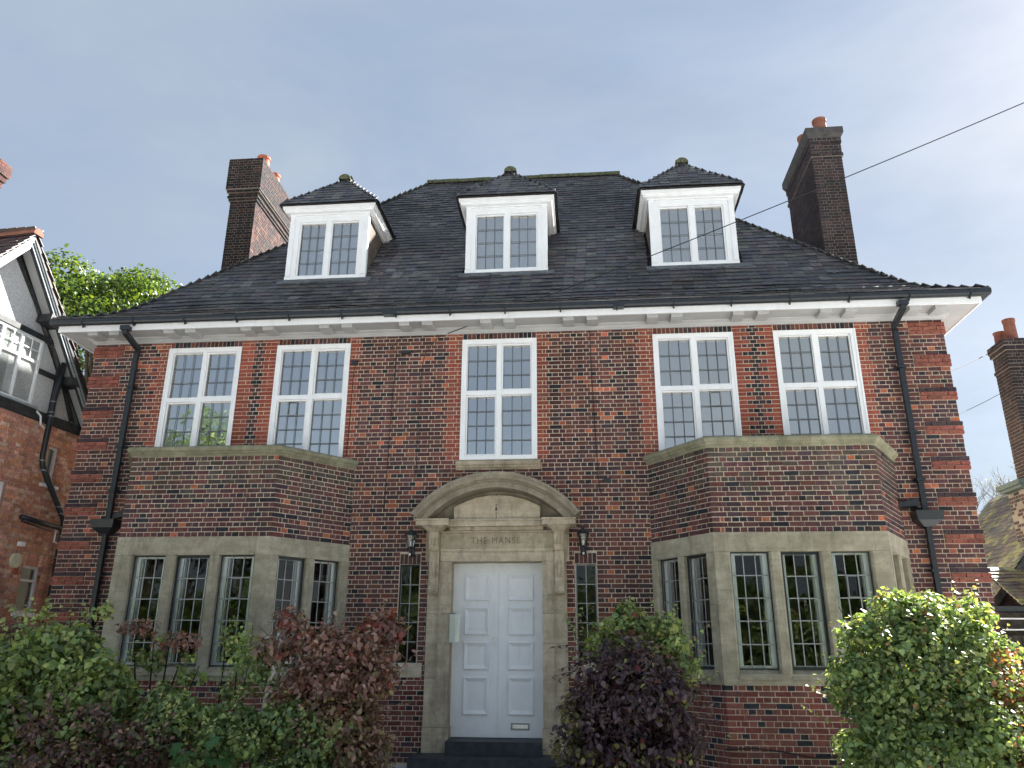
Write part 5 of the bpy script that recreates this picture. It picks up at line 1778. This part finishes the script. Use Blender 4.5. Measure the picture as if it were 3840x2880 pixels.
def stems(parent, base, tips, r0, col, name='stem', mat=None):
    b = MB()
    for tip in tips:
        a = Vector(base) + Vector((random.uniform(-.08, .08), random.uniform(-.08, .08), 0)); c = Vector(tip)
        mid = a.lerp(c, .55) + Vector((random.uniform(-.06, .06), random.uniform(-.06, .06), .05))
        b.tube([a, mid, c], r0, 5, col, r0 * .25, cap=False)
    return b.build(name, mat or M_BARK, parent)

G1, G2, G3, G4 = (0.23, 0.31, 0.110), (0.170, 0.250, 0.104), (0.115, 0.180, 0.085), (0.32, 0.37, 0.135)
BR1, BR2, BR3, BR4 = (0.225, 0.125, 0.105), (0.31, 0.185, 0.16), (0.145, 0.092, 0.080), (0.23, 0.19, 0.10)
PU1, PU2, PU3, PU4 = (0.056, 0.034, 0.048), (0.088, 0.056, 0.074), (0.034, 0.022, 0.031), (0.16, 0.155, 0.055)
SC = (0.26, 0.055, 0.045)
TW = (0.05, 0.04, 0.032)

# A: green bush at far left
A = thing('leafy_shrub', (-4.7, -4.3, 0), 'bright green leafy bush at far left below the orange brick wall', 'bush')
foliage('foliage', A, [((-4.75, -4.3, 1.45), (.80, .6, .58)), ((-4.20, -4.2, 1.30), (.50, .45, .50)), ((-5.40, -4.3, 1.35), (.6, .5, .50)), ((-4.7, -4.4, .8), (.9, .5, .5)), ((-4.05, -4.35, 1.0), (.45, .4, .4))], 16000, .066, [G1, G2, G3, G4], [4, 4, 2, 3], shape=HEARTV, singles=150, clump=(26, 0.12, 0.26))
stems(A, (-4.7, -4.2, 0), [(-4.7 + random.uniform(-.7, .7), -4.3 + random.uniform(-.3, .3), random.uniform(1.2, 1.95)) for _ in range(14)], .018, TW)
b2 = [((-4.55 + random.uniform(-.5, .55), -4.3, 2.02 + random.uniform(-.05, .12)), (.05, .05, .10)) for _ in range(9)]
foliage('shoot_leaves', A, b2, 160, .055, [G1, G4, (0.16, 0.13, 0.05)], [2, 2, 1], shape=HEARTV, shell=.9)
# red-brown shrub far left edge
B_ = thing('copper_shrub', (-5.6, -3.7, 0), 'copper brown shrub at the left edge behind the green bush', 'bush')
foliage('foliage', B_, [((-5.75, -3.7, 1.60), (.55, .4, .42)), ((-5.4, -3.6, 1.0), (.6, .4, .7))], 4500, .060, [BR1, BR2, BR3], [3, 2, 2], singles=60, clump=(22, 0.10, 0.20))
stems(B_, (-5.6, -3.7, 0), [(-5.6 + random.uniform(-.4, .4), -3.7, random.uniform(1.1, 1.8)) for _ in range(8)], .016, TW)
# dark copper beech low in front
C_ = thing('copper_shrub', (-4.0, -4.7, 0), 'dark copper leaved shrub low in front of the green bush', 'bush')
foliage('foliage', C_, [((-4.1, -4.75, .72), (.55, .35, .50)), ((-3.35, -4.6, .60), (.60, .35, .42)), ((-4.9, -4.7, .50), (.6, .35, .32))], 7500, .062, [BR3, BR1, PU2, G3, BR4], [4, 2, 2, 1, 1], singles=100, clump=(22, 0.10, 0.20))
stems(C_, (-3.9, -4.6, 0), [(-3.9 + random.uniform(-.6, .6), -4.6 + random.uniform(-.2, .2), random.uniform(.6, 1.2)) for _ in range(12)], .015, TW)
# C: thin birch sapling with coppery top
S1 = thing('birch_sapling', (-3.55, -3.8, 0), 'thin airy green sapling with brown top in front of the left bay window', 'sapling')
foliage('foliage', S1, [((-3.55, -3.8, 1.55), (.38, .25, .34)), ((-3.20, -3.8, 1.35), (.26, .22, .42)), ((-3.35, -3.85, .95), (.55, .3, .35)), ((-3.85, -3.8, 1.30), (.25, .2, .4))], 1900, .058, [G1, G2, G4, BR4], [3, 3, 2, 1], shape=HEARTV, shell=.9, singles=120, clump=(16, 0.07, 0.14))
foliage('copper_top', S1, [((-3.92, -3.8, 1.93), (.26, .2, .11)), ((-3.42, -3.75, 1.78), (.30, .2, .10))], 420, .060, [BR1, BR2, BR3, SC], [3, 3, 2, .3], shell=.8)
stems(S1, (-3.62, -3.8, 0), [(-3.70, -3.8, 1.75), (-3.3, -3.8, 1.7), (-3.95, -3.8, 1.8), (-3.1, -3.8, 1.5), (-3.5, -3.8, 1.9)], .022, (0.02, 0.018, 0.016))
# D: low green bush
D_ = thing('leafy_shrub', (-2.1, -4.4, 0), 'low green bush beneath the left bay window beside the pale trunk', 'bush')
foliage('foliage', D_, [((-2.85, -4.35, .72), (.55, .4, .44)), ((-2.0, -4.4, .62), (.65, .4, .40)), ((-1.45, -4.35, .68), (.42, .35, .44)), ((-3.3, -4.3, .75), (.35, .3, .4)), ((-3.0, -4.3, 1.02), (.42, .32, .26)), ((-2.45, -4.3, .88), (.36, .3, .26)), ((-1.75, -4.3, .95), (.34, .3, .24))], 13500, .054, [G2, G1, G3, G4], [4, 3, 3, 1.2], shape=HEARTV, singles=150, clump=(24, 0.10, 0.20))
stems(D_, (-2.1, -4.3, 0), [(-2.1 + random.uniform(-.9, .7), -4.35, random.uniform(.7, 1.1)) for _ in range(12)], .012, TW)
# maple with large leaves
MP = thing('maple_seedling', (-2.55, -4.75, 0), 'seedling with large lobed green leaves in front of the low bush', 'plant')
MV = []
for k in range(11):
    a = math.radians(-130 + 26 * k)
    r = (1.0 if k % 2 == 0 else .58) * (1.15 if k == 5 else 1.0)
    MV.append((.5 * r * math.sin(a), .42 + .5 * r * math.cos(a) * (1.1), .03 * (k % 2)))
for k in range(16):
    b = MB()
    p = Vector((-2.55 + random.uniform(-.26, .30), -4.78 + random.uniform(-.12, .12), random.uniform(.38, .86)))
    s = random.uniform(.11, .19)
    yaw = random.uniform(-1.2, 1.2)
    pitch = random.uniform(-.9, -.2)
    mt4 = Matrix.Translation(p) @ Matrix.Rotation(yaw, 4, 'Z') @ Matrix.Rotation(math.pi + .3, 4, 'Z') @ Matrix.Rotation(pitch, 4, 'X')
    vs_ = [mt4 @ (Vector(v) * s) for v in [(0, 0.02, 0)] + MV]
    c_ = vary((0.05, 0.13, 0.035), .25)
    for q in range(1, len(vs_) - 1):
        b.poly([vs_[0], vs_[q], vs_[q + 1]], c_)
    b.build('leaf', M_LEAF, MP)
stems(MP, (-2.55, -4.7, 0), [(-2.55 + random.uniform(-.25, .25), -4.75, random.uniform(.4, .8)) for _ in range(8)], .008, (0.1, 0.12, 0.04))
ml = MB(); 
# E: slender sapling in front of window
S2 = thing('birch_sapling', (-2.68, -3.8, 0), 'slender green sapling with dark stem in front of the third bay light', 'sapling')
foliage('foliage', S2, [((-2.78, -3.8, 1.75), (.14, .14, .30)), ((-2.62, -3.8, 1.62), (.22, .16, .26)), ((-2.55, -3.85, 1.78), (.10, .10, .22)), ((-2.7, -3.8, 1.2), (.22, .15, .25))], 620, .052, [G1, G2, G4], [3, 3, 2], shape=HEARTV, shell=.95, singles=80)
stems(S2, (-2.66, -3.8, 0), [(-2.66, -3.8, 1.95), (-2.8, -3.8, 2.0), (-2.5, -3.8, 1.95)], .014, (0.02, 0.018, 0.016))
# F: pale cut trunk
TRK = thing('pale_trunk', (-2.20, -3.95, 0), 'pale birch trunk cut off at the top between the bushes', 'trunk')
b = MB(); b.tube([(-2.26, -3.95, 0), (-2.20, -3.95, .7), (-2.155, -3.95, 1.20), (-2.10, -3.95, 1.60), (-2.075, -3.93, 1.90)], .070, 12, (0.52, 0.51, 0.49), .058)
b.build('trunk', M_BARK, TRK, smooth=True)
b = MB(); b.tube([(-2.11, -3.95, 1.55), (-2.20, -3.97, 1.72), (-2.235, -3.98, 1.83)], .040, 9, (0.50, 0.49, 0.47), .034); b.build('branch_stub', M_BARK, TRK, smooth=True)
foliage('foliage', TRK, [((-2.25, -4.0, 1.42), (.30, .2, .24)), ((-2.25, -4.0, 1.62), (.26, .18, .16))], 650, .05, [G2, G1, BR4, G3], [3, 2, 1, 2], shape=HEARTV, shell=.9, singles=60)
stems(TRK, (-2.15, -3.95, 1.5), [(-2.38, -3.95, 1.95), (-2.45, -3.95, 1.85), (-2.0, -3.98, 2.0)], .008, TW, 'twig')
# G: copper beech
GB = thing('copper_beech', (-1.35, -4.1, 0), 'copper brown beech bush left of the white door', 'bush')
def g_patch(P, ci):
    lo = P[:, 2] < 1.25
    r = rng.random(len(P))
    ci = np.where(lo & (r < .45), 4, ci)
    ci = np.where((P[:, 2] > 1.8) & (r > .82), 5, ci)
    return ci
foliage('foliage', GB, [((-1.62, -4.1, 1.55), (.42, .42, .48)), ((-1.08, -4.1, 1.55), (.45, .42, .50)), ((-.86, -4.05, 1.95), (.22, .2, .20)), ((-1.30, -4.15, .95), (.56, .42, .55)), ((-1.05, -4.1, .55), (.40, .38, .5)), ((-1.85, -4.05, 1.05), (.30, .35, .45)), ((-2.15, -4.0, 1.68), (.24, .2, .11)), ((-1.98, -3.95, 2.02), (.10, .1, .10))], 12500, .074, [BR1, BR2, BR3, (0.36, 0.235, 0.205), BR4, SC], [4, 3, 3, 2, .5, .15], droop=.9, singles=300, patch=g_patch, clump=(30, 0.10, 0.20))
stems(GB, (-1.35, -4.0, 0), [(-1.35 + random.uniform(-.4, .5), -4.0 + random.uniform(-.2, .2), random.uniform(1.0, 1.95)) for _ in range(16)], .020, (0.03, 0.026, 0.024))
# H: purple beech
HB = thing('purple_beech', (1.88, -4.3, 0), 'dark purple weeping beech bush right of the white door', 'bush')
def h_patch(P, ci):
    r = rng.random(len(P))
    g_ = (P[:, 0] < 1.45 - .2 * (P[:, 2] - .6)) & (P[:, 2] < 1.5)
    ci = np.where(g_ & (r < .6), 3, ci)
    ci = np.where((P[:, 2] < .75) & (r < .3), 3, ci)
    ci = np.where((P[:, 2] > 1.72) & (r > .90), 4, ci)
    ci = np.where((P[:, 0] > 2.45) & (r > .5), 5, ci)
    return ci
foliage('foliage', HB, [((1.86, -4.3, 1.02), (.72, .60, .80)), ((1.80, -4.25, 1.30), (.55, .5, .55)), ((2.12, -4.25, .95), (.55, .5, .75)), ((1.60, -4.35, .75), (.54, .5, .62)), ((2.0, -4.3, .5), (.66, .55, .5))], 17000, .066, [PU1, PU2, PU3, PU4, (0.17, 0.032, 0.038), (0.10, 0.066, 0.068)], [4, 4, 2, .25, .12, .3], droop=1.1, singles=300, patch=h_patch, shell=.3, clump=(34, 0.11, 0.22))
stems(HB, (1.88, -4.2, 0), [(1.88 + random.uniform(-.5, .5), -4.2 + random.uniform(-.3, .3), random.uniform(.9, 1.6)) for _ in range(18)], .018, (0.02, 0.017, 0.017))
# I: green climber behind
IB = thing('green_shrub', (2.1, -3.5, 0), 'yellowish green shrub behind the dark purple beech', 'bush')
foliage('foliage', IB, [((1.75, -3.5, 1.85), (.42, .3, .26)), ((2.25, -3.5, 1.70), (.46, .3, .42)), ((2.45, -3.55, 1.40), (.33, .28, .32)), ((1.90, -3.45, 2.10), (.12, .1, .20)), ((2.0, -3.5, 1.2), (.5, .3, .6))], 6500, .062, [G1, G2, G4, G3, (0.17, 0.11, 0.07), SC], [4, 3, 3, 2, .7, .15], shape=HEARTV, singles=150, clump=(24, 0.09, 0.18))
stems(IB, (2.1, -3.5, 0), [(2.1 + random.uniform(-.5, .4), -3.5, random.uniform(1.5, 2.2)) for _ in range(12)], .012, TW)
# J: big right bush
JB = thing('leafy_shrub', (5.0, -4.1, 0), 'large rounded green bush in front of the right bay, sunlit on its right', 'bush')
def j_patch(P, ci):
    r = rng.random(len(P))
    return np.where((P[:, 0] > 5.55) & (P[:, 2] < 1.75) & (r < .45), 4, ci)
foliage('foliage', JB, [((4.75, -4.1, 1.45), (.66, .6, .66)), ((5.15, -4.05, 1.65), (.62, .6, .62)), ((5.0, -4.2, .85), (.95, .7, .75)), ((4.55, -4.1, .75), (.55, .5, .65)), ((5.55, -4.0, 1.20), (.50, .5, .60)), ((5.6, -4.1, .65), (.65, .5, .55)), ((4.45, -4.1, 1.85), (.28, .3, .26)), ((5.45, -4.0, 1.98), (.30, .3, .28)), ((4.9, -4.1, 2.12), (.34, .3, .20)), ((5.72, -4.0, 1.68), (.26, .3, .30)), ((4.28, -4.1, 1.35), (.22, .3, .35))], 33000, .055, [G2, G1, G3, G4, (0.28, 0.12, 0.06)], [5, 3, 4, 1, .12], shape=HEARTV, singles=300, patch=j_patch, clump=(30, 0.11, 0.24))
foliage('shoot_leaves', JB, [((4.3 + random.uniform(0, 1.5), -4.05, 2.2 + random.uniform(-.10, .12) - .25 * abs(random.uniform(-1, 1))), (.06, .06, .13)) for _ in range(26)], 520, .056, [G1, G4, (0.22, 0.14, 0.06)], [2, 2, 1], shape=HEARTV, shell=.9)
stems(JB, (5.0, -4.1, 0), [(5.0 + random.uniform(-.8, .8), -4.1 + random.uniform(-.4, .4), random.uniform(1.2, 2.2)) for _ in range(22)], .020, TW)
KB = thing('copper_shrub', (6.2, -4.0, 0), 'reddish sunlit shrub at the bottom right edge', 'bush')
foliage('foliage', KB, [((6.15, -4.0, 1.15), (.36, .35, .40)), ((6.35, -4.0, .8), (.5, .4, .6))], 4200, .062, [BR2, (0.24, 0.115, 0.09), (0.30, 0.14, 0.06), G1], [3, 3, 1, 1.5], singles=100, clump=(20, 0.09, 0.18))
stems(KB, (6.2, -4.0, 0), [(6.2 + random.uniform(-.3, .3), -4.0, random.uniform(.8, 1.5)) for _ in range(8)], .014, TW)

YG = (0.36, 0.36, 0.13)
shoots(A, [((-4.75, -4.3, 1.45), (.80, .5, .58)), ((-4.20, -4.2, 1.30), (.50, .45, .50)), ((-5.40, -4.3, 1.35), (.6, .5, .50))], 60, .055, [G1, G4, YG, G2], [3, 3, 2, 2], zmin=1.0)
shoots(C_, [((-4.1, -4.75, .72), (.55, .35, .50)), ((-3.35, -4.6, .60), (.60, .35, .42))], 34, .058, [BR1, BR2, BR3, PU2], [3, 2, 3, 1], shape=LEAFV, zmin=.5)
shoots(D_, [((-2.85, -4.35, .9), (.55, .4, .40)), ((-2.0, -4.4, .72), (.65, .4, .36)), ((-1.45, -4.35, .72), (.42, .35, .44))], 46, .048, [G1, G4, YG, G2], [3, 2, 2, 2], zmin=.6)
shoots(GB, [((-1.62, -4.1, 1.55), (.42, .42, .48)), ((-1.08, -4.1, 1.55), (.45, .42, .50)), ((-1.30, -4.15, .95), (.56, .42, .55))], 70, .066, [BR1, BR2, (0.36, 0.235, 0.205), SC], [3, 3, 2, .6], shape=LEAFV, zmin=.6)
shoots(HB, [((1.86, -4.3, 1.02), (.72, .60, .80)), ((1.80, -4.25, 1.30), (.55, .5, .55))], 60, .058, [PU1, PU2, (0.13, 0.09, 0.10), (0.2, 0.06, 0.06), PU4], [3, 4, 2, .5, 1], shape=LEAFV, zmin=.5, down=True, L=(.15, .30))
shoots(IB, [((1.75, -3.5, 1.85), (.42, .3, .26)), ((2.25, -3.5, 1.70), (.46, .3, .42)), ((2.45, -3.55, 1.40), (.33, .28, .32))], 44, .052, [G1, G4, YG, (0.24, 0.16, 0.10)], [3, 3, 2, 1], zmin=1.3)
shoots(JB, [((4.75, -4.1, 1.45), (.66, .6, .66)), ((5.15, -4.05, 1.65), (.62, .6, .62)), ((5.55, -4.0, 1.20), (.50, .5, .60)), ((4.55, -4.1, .95), (.55, .5, .65))], 110, .050, [G1, G4, YG, G2, (0.34, 0.2, 0.09)], [3, 3, 2, 2, .4], zmin=.8)
shoots(KB, [((6.15, -4.0, 1.15), (.36, .35, .40))], 24, .055, [BR2, (0.30, 0.15, 0.11), YG], [3, 3, 1], shape=LEAFV, zmin=.8)

# ------------------------------------------------------------------ trees
def tree(name, base, h, blobs, n, size, pal, pw, label, group=None, trunk_r=.35, col=(0.06, 0.05, 0.04), shape=LEAFV, shell=.5, droop=.5, singles=0):
    T = thing(name, base, label, 'tree', group)
    b = MB()
    bx, by, bz = base
    top = Vector((bx, by, bz + h * .62))
    b.tube([Vector(base), Vector((bx + .1, by, bz + h * .3)), top], trunk_r, 10, col, trunk_r * .55)
    b.build('trunk', M_BARK, T, smooth=True)
    b = MB()
    for c, r in blobs:
        s0 = Vector((bx + .05, by, bz + h * random.uniform(.32, .58)))
        e = Vector(c)
        mid = s0.lerp(e, .5) + Vector((0, 0, random.uniform(.0, .5)))
        b.tube([s0, mid, e], trunk_r * .35, 6, col, trunk_r * .08, cap=False)
    b.build('limbs', M_BARK, T, smooth=True)
    foliage('crown', T, blobs, n, size, pal, pw, droop, shape, shell, .8, singles)
    return T
TG = [(0.085, 0.135, 0.022), (0.055, 0.100, 0.020), (0.035, 0.068, 0.018), (0.13, 0.18, 0.026)]
random.seed(21)
bl = []
for i in range(64):
    a = random.uniform(0, 2 * math.pi); rr = random.random() ** .5
    x_, y_ = -16.2 + 4.9 * rr * math.cos(a), 13.0 + 4.2 * rr * math.sin(a)
    zz = 10.8 + (15.5 - 10.8) * (1 - rr ** 2.6) * random.uniform(.75, 1.0) + random.uniform(-.3, .2)
    bl.append(((x_, y_, zz), (random.uniform(.8, 1.35), random.uniform(.8, 1.35), random.uniform(.40, .65))))
for i in range(20):
    bl.append(((-16.2 + random.uniform(-4, 4.4), 13 + random.uniform(-3.5, 3), random.uniform(8.0, 10.8)), (1.2, 1.2, .8)))
tree('chestnut_tree', (-16.2, 13.0, 0), 14, bl, 95000, .145, TG, [4, 4, 3, 2], 'dense bright green tree behind the roof at left', shell=.45, droop=.7)
# tree seen low between the houses
# bare tree at right
BT = thing('bare_tree', (15.2, 14.0, 0), 'bare twiggy tree with pale buds beyond the right corner', 'tree')
b = MB(); tw = MB(); buds = []
random.seed(5)
def grow(p, d, L, r, depth):
    e = p + d * L
    mid = p.lerp(e, .5) + Vector((random.uniform(-.06, .06), random.uniform(-.06, .06), random.uniform(-.03, .06))) * L
    (b if depth < 2 else tw).tube([p, mid, e], r, 5 if depth < 3 else 3, (0.13, 0.115, 0.10), r * .6, cap=False)
    if depth >= 7:
        buds.append(e); return
    for k in range(3 if depth < 4 else 2):
        nd = (d + Vector((random.uniform(-.75, .75), random.uniform(-.75, .75), random.uniform(-.25, .55)))).normalized()
        grow(e, nd, L * random.uniform(.62, .80), r * .58, depth + 1)
grow(Vector((15.2, 14.0, 0)), Vector((.02, 0, 1)), 2.5, .20, 0)
b.build('trunk', M_BARK, BT, smooth=True)
tw.build('twigs', M_BARK, BT, kind='stuff')
bp = np.array([tuple(p) for p in buds])
nb_ = len(bp)
V, F = leaf_set(np.repeat(bp, 2, 0) + rng.normal(0, .05, (nb_ * 2, 3)), rng.normal(0, 1, (nb_ * 2, 3)), rng.normal(0, 1, (nb_ * 2, 3)), rng.uniform(.02, .038, nb_ * 2))
mesh_np('bud_leaves', V, F, np.repeat(np.array([[0.15, 0.15, 0.11]]) * rng.uniform(.7, 1.3, (nb_ * 2, 1)), 6, 0), M_LEAF, BT, 'stuff')

# trees across the street: they stand behind the viewer and show only as reflections in the glass
random.seed(33)
def street_tree(x, y, h, w, label, pal):
    bl = []
    for i in range(26):
        a = random.uniform(0, 2 * math.pi); rr = random.random() ** .5
        zz = h * (.34 + .58 * (1 - rr ** 2.2) * random.uniform(.5, 1.0))
        bl.append(((x + w * rr * math.cos(a), y + w * rr * math.sin(a), zz), (w * .30, w * .30, w * .24)))
    tree('street_tree', (x, y, 0), h, bl, 5200, .50, pal, [3, 3, 2, 1], label, None, .4, shell=.6)
street_tree(-24, -36, 17.5, 5.5, 'tall green tree across the street, mirrored in the far left upper window', TG)
street_tree(-14.5, -39, 14.5, 4.6, 'green tree across the street, mirrored in the second upper window', TG)
street_tree(-5, -44, 10.5, 4.0, 'small green tree across the street, mirrored in the middle window', TG)
street_tree(6, -43, 12.5, 4.6, 'purple leaved tree across the street, mirrored in the fourth window', [(0.06, 0.04, 0.045), (0.045, 0.03, 0.035), (0.08, 0.06, 0.05), (0.10, 0.07, 0.06)])
street_tree(17, -45, 9.5, 4.2, 'round green tree across the street, mirrored in the right bay', TG)
street_tree(28, -42, 11, 4.6, 'broad green tree across the street, mirrored at the right edge', TG)
HG = thing('boundary_hedge', (0, -30, 0), 'tall dark green hedge across the street, mirrored in the ground floor glass', 'hedge')
foliage('foliage', HG, [((x, -30 + random.uniform(-.3, .3), 2.6), (2.4, 1.0, 2.9 + random.uniform(-.3, .5))) for x in range(-30, 34, 3)], 16000, .36, TG, [2, 3, 3, 1], shell=.4)
b = MB(); b.box(FR, -32, 36, 29.9, 30.1, 0, 4.2); b.build('hedge_core', mat_simple('hedge_core', (0.02, 0.03, 0.012), 0.95, 0.1, 0, 3, 0.7, 1.3, 0), HG)

scene.render.engine = 'CYCLES'
scene.cycles.max_bounces = 8
scene.cycles.transparent_max_bounces = 24
scene.render.film_transparent = False
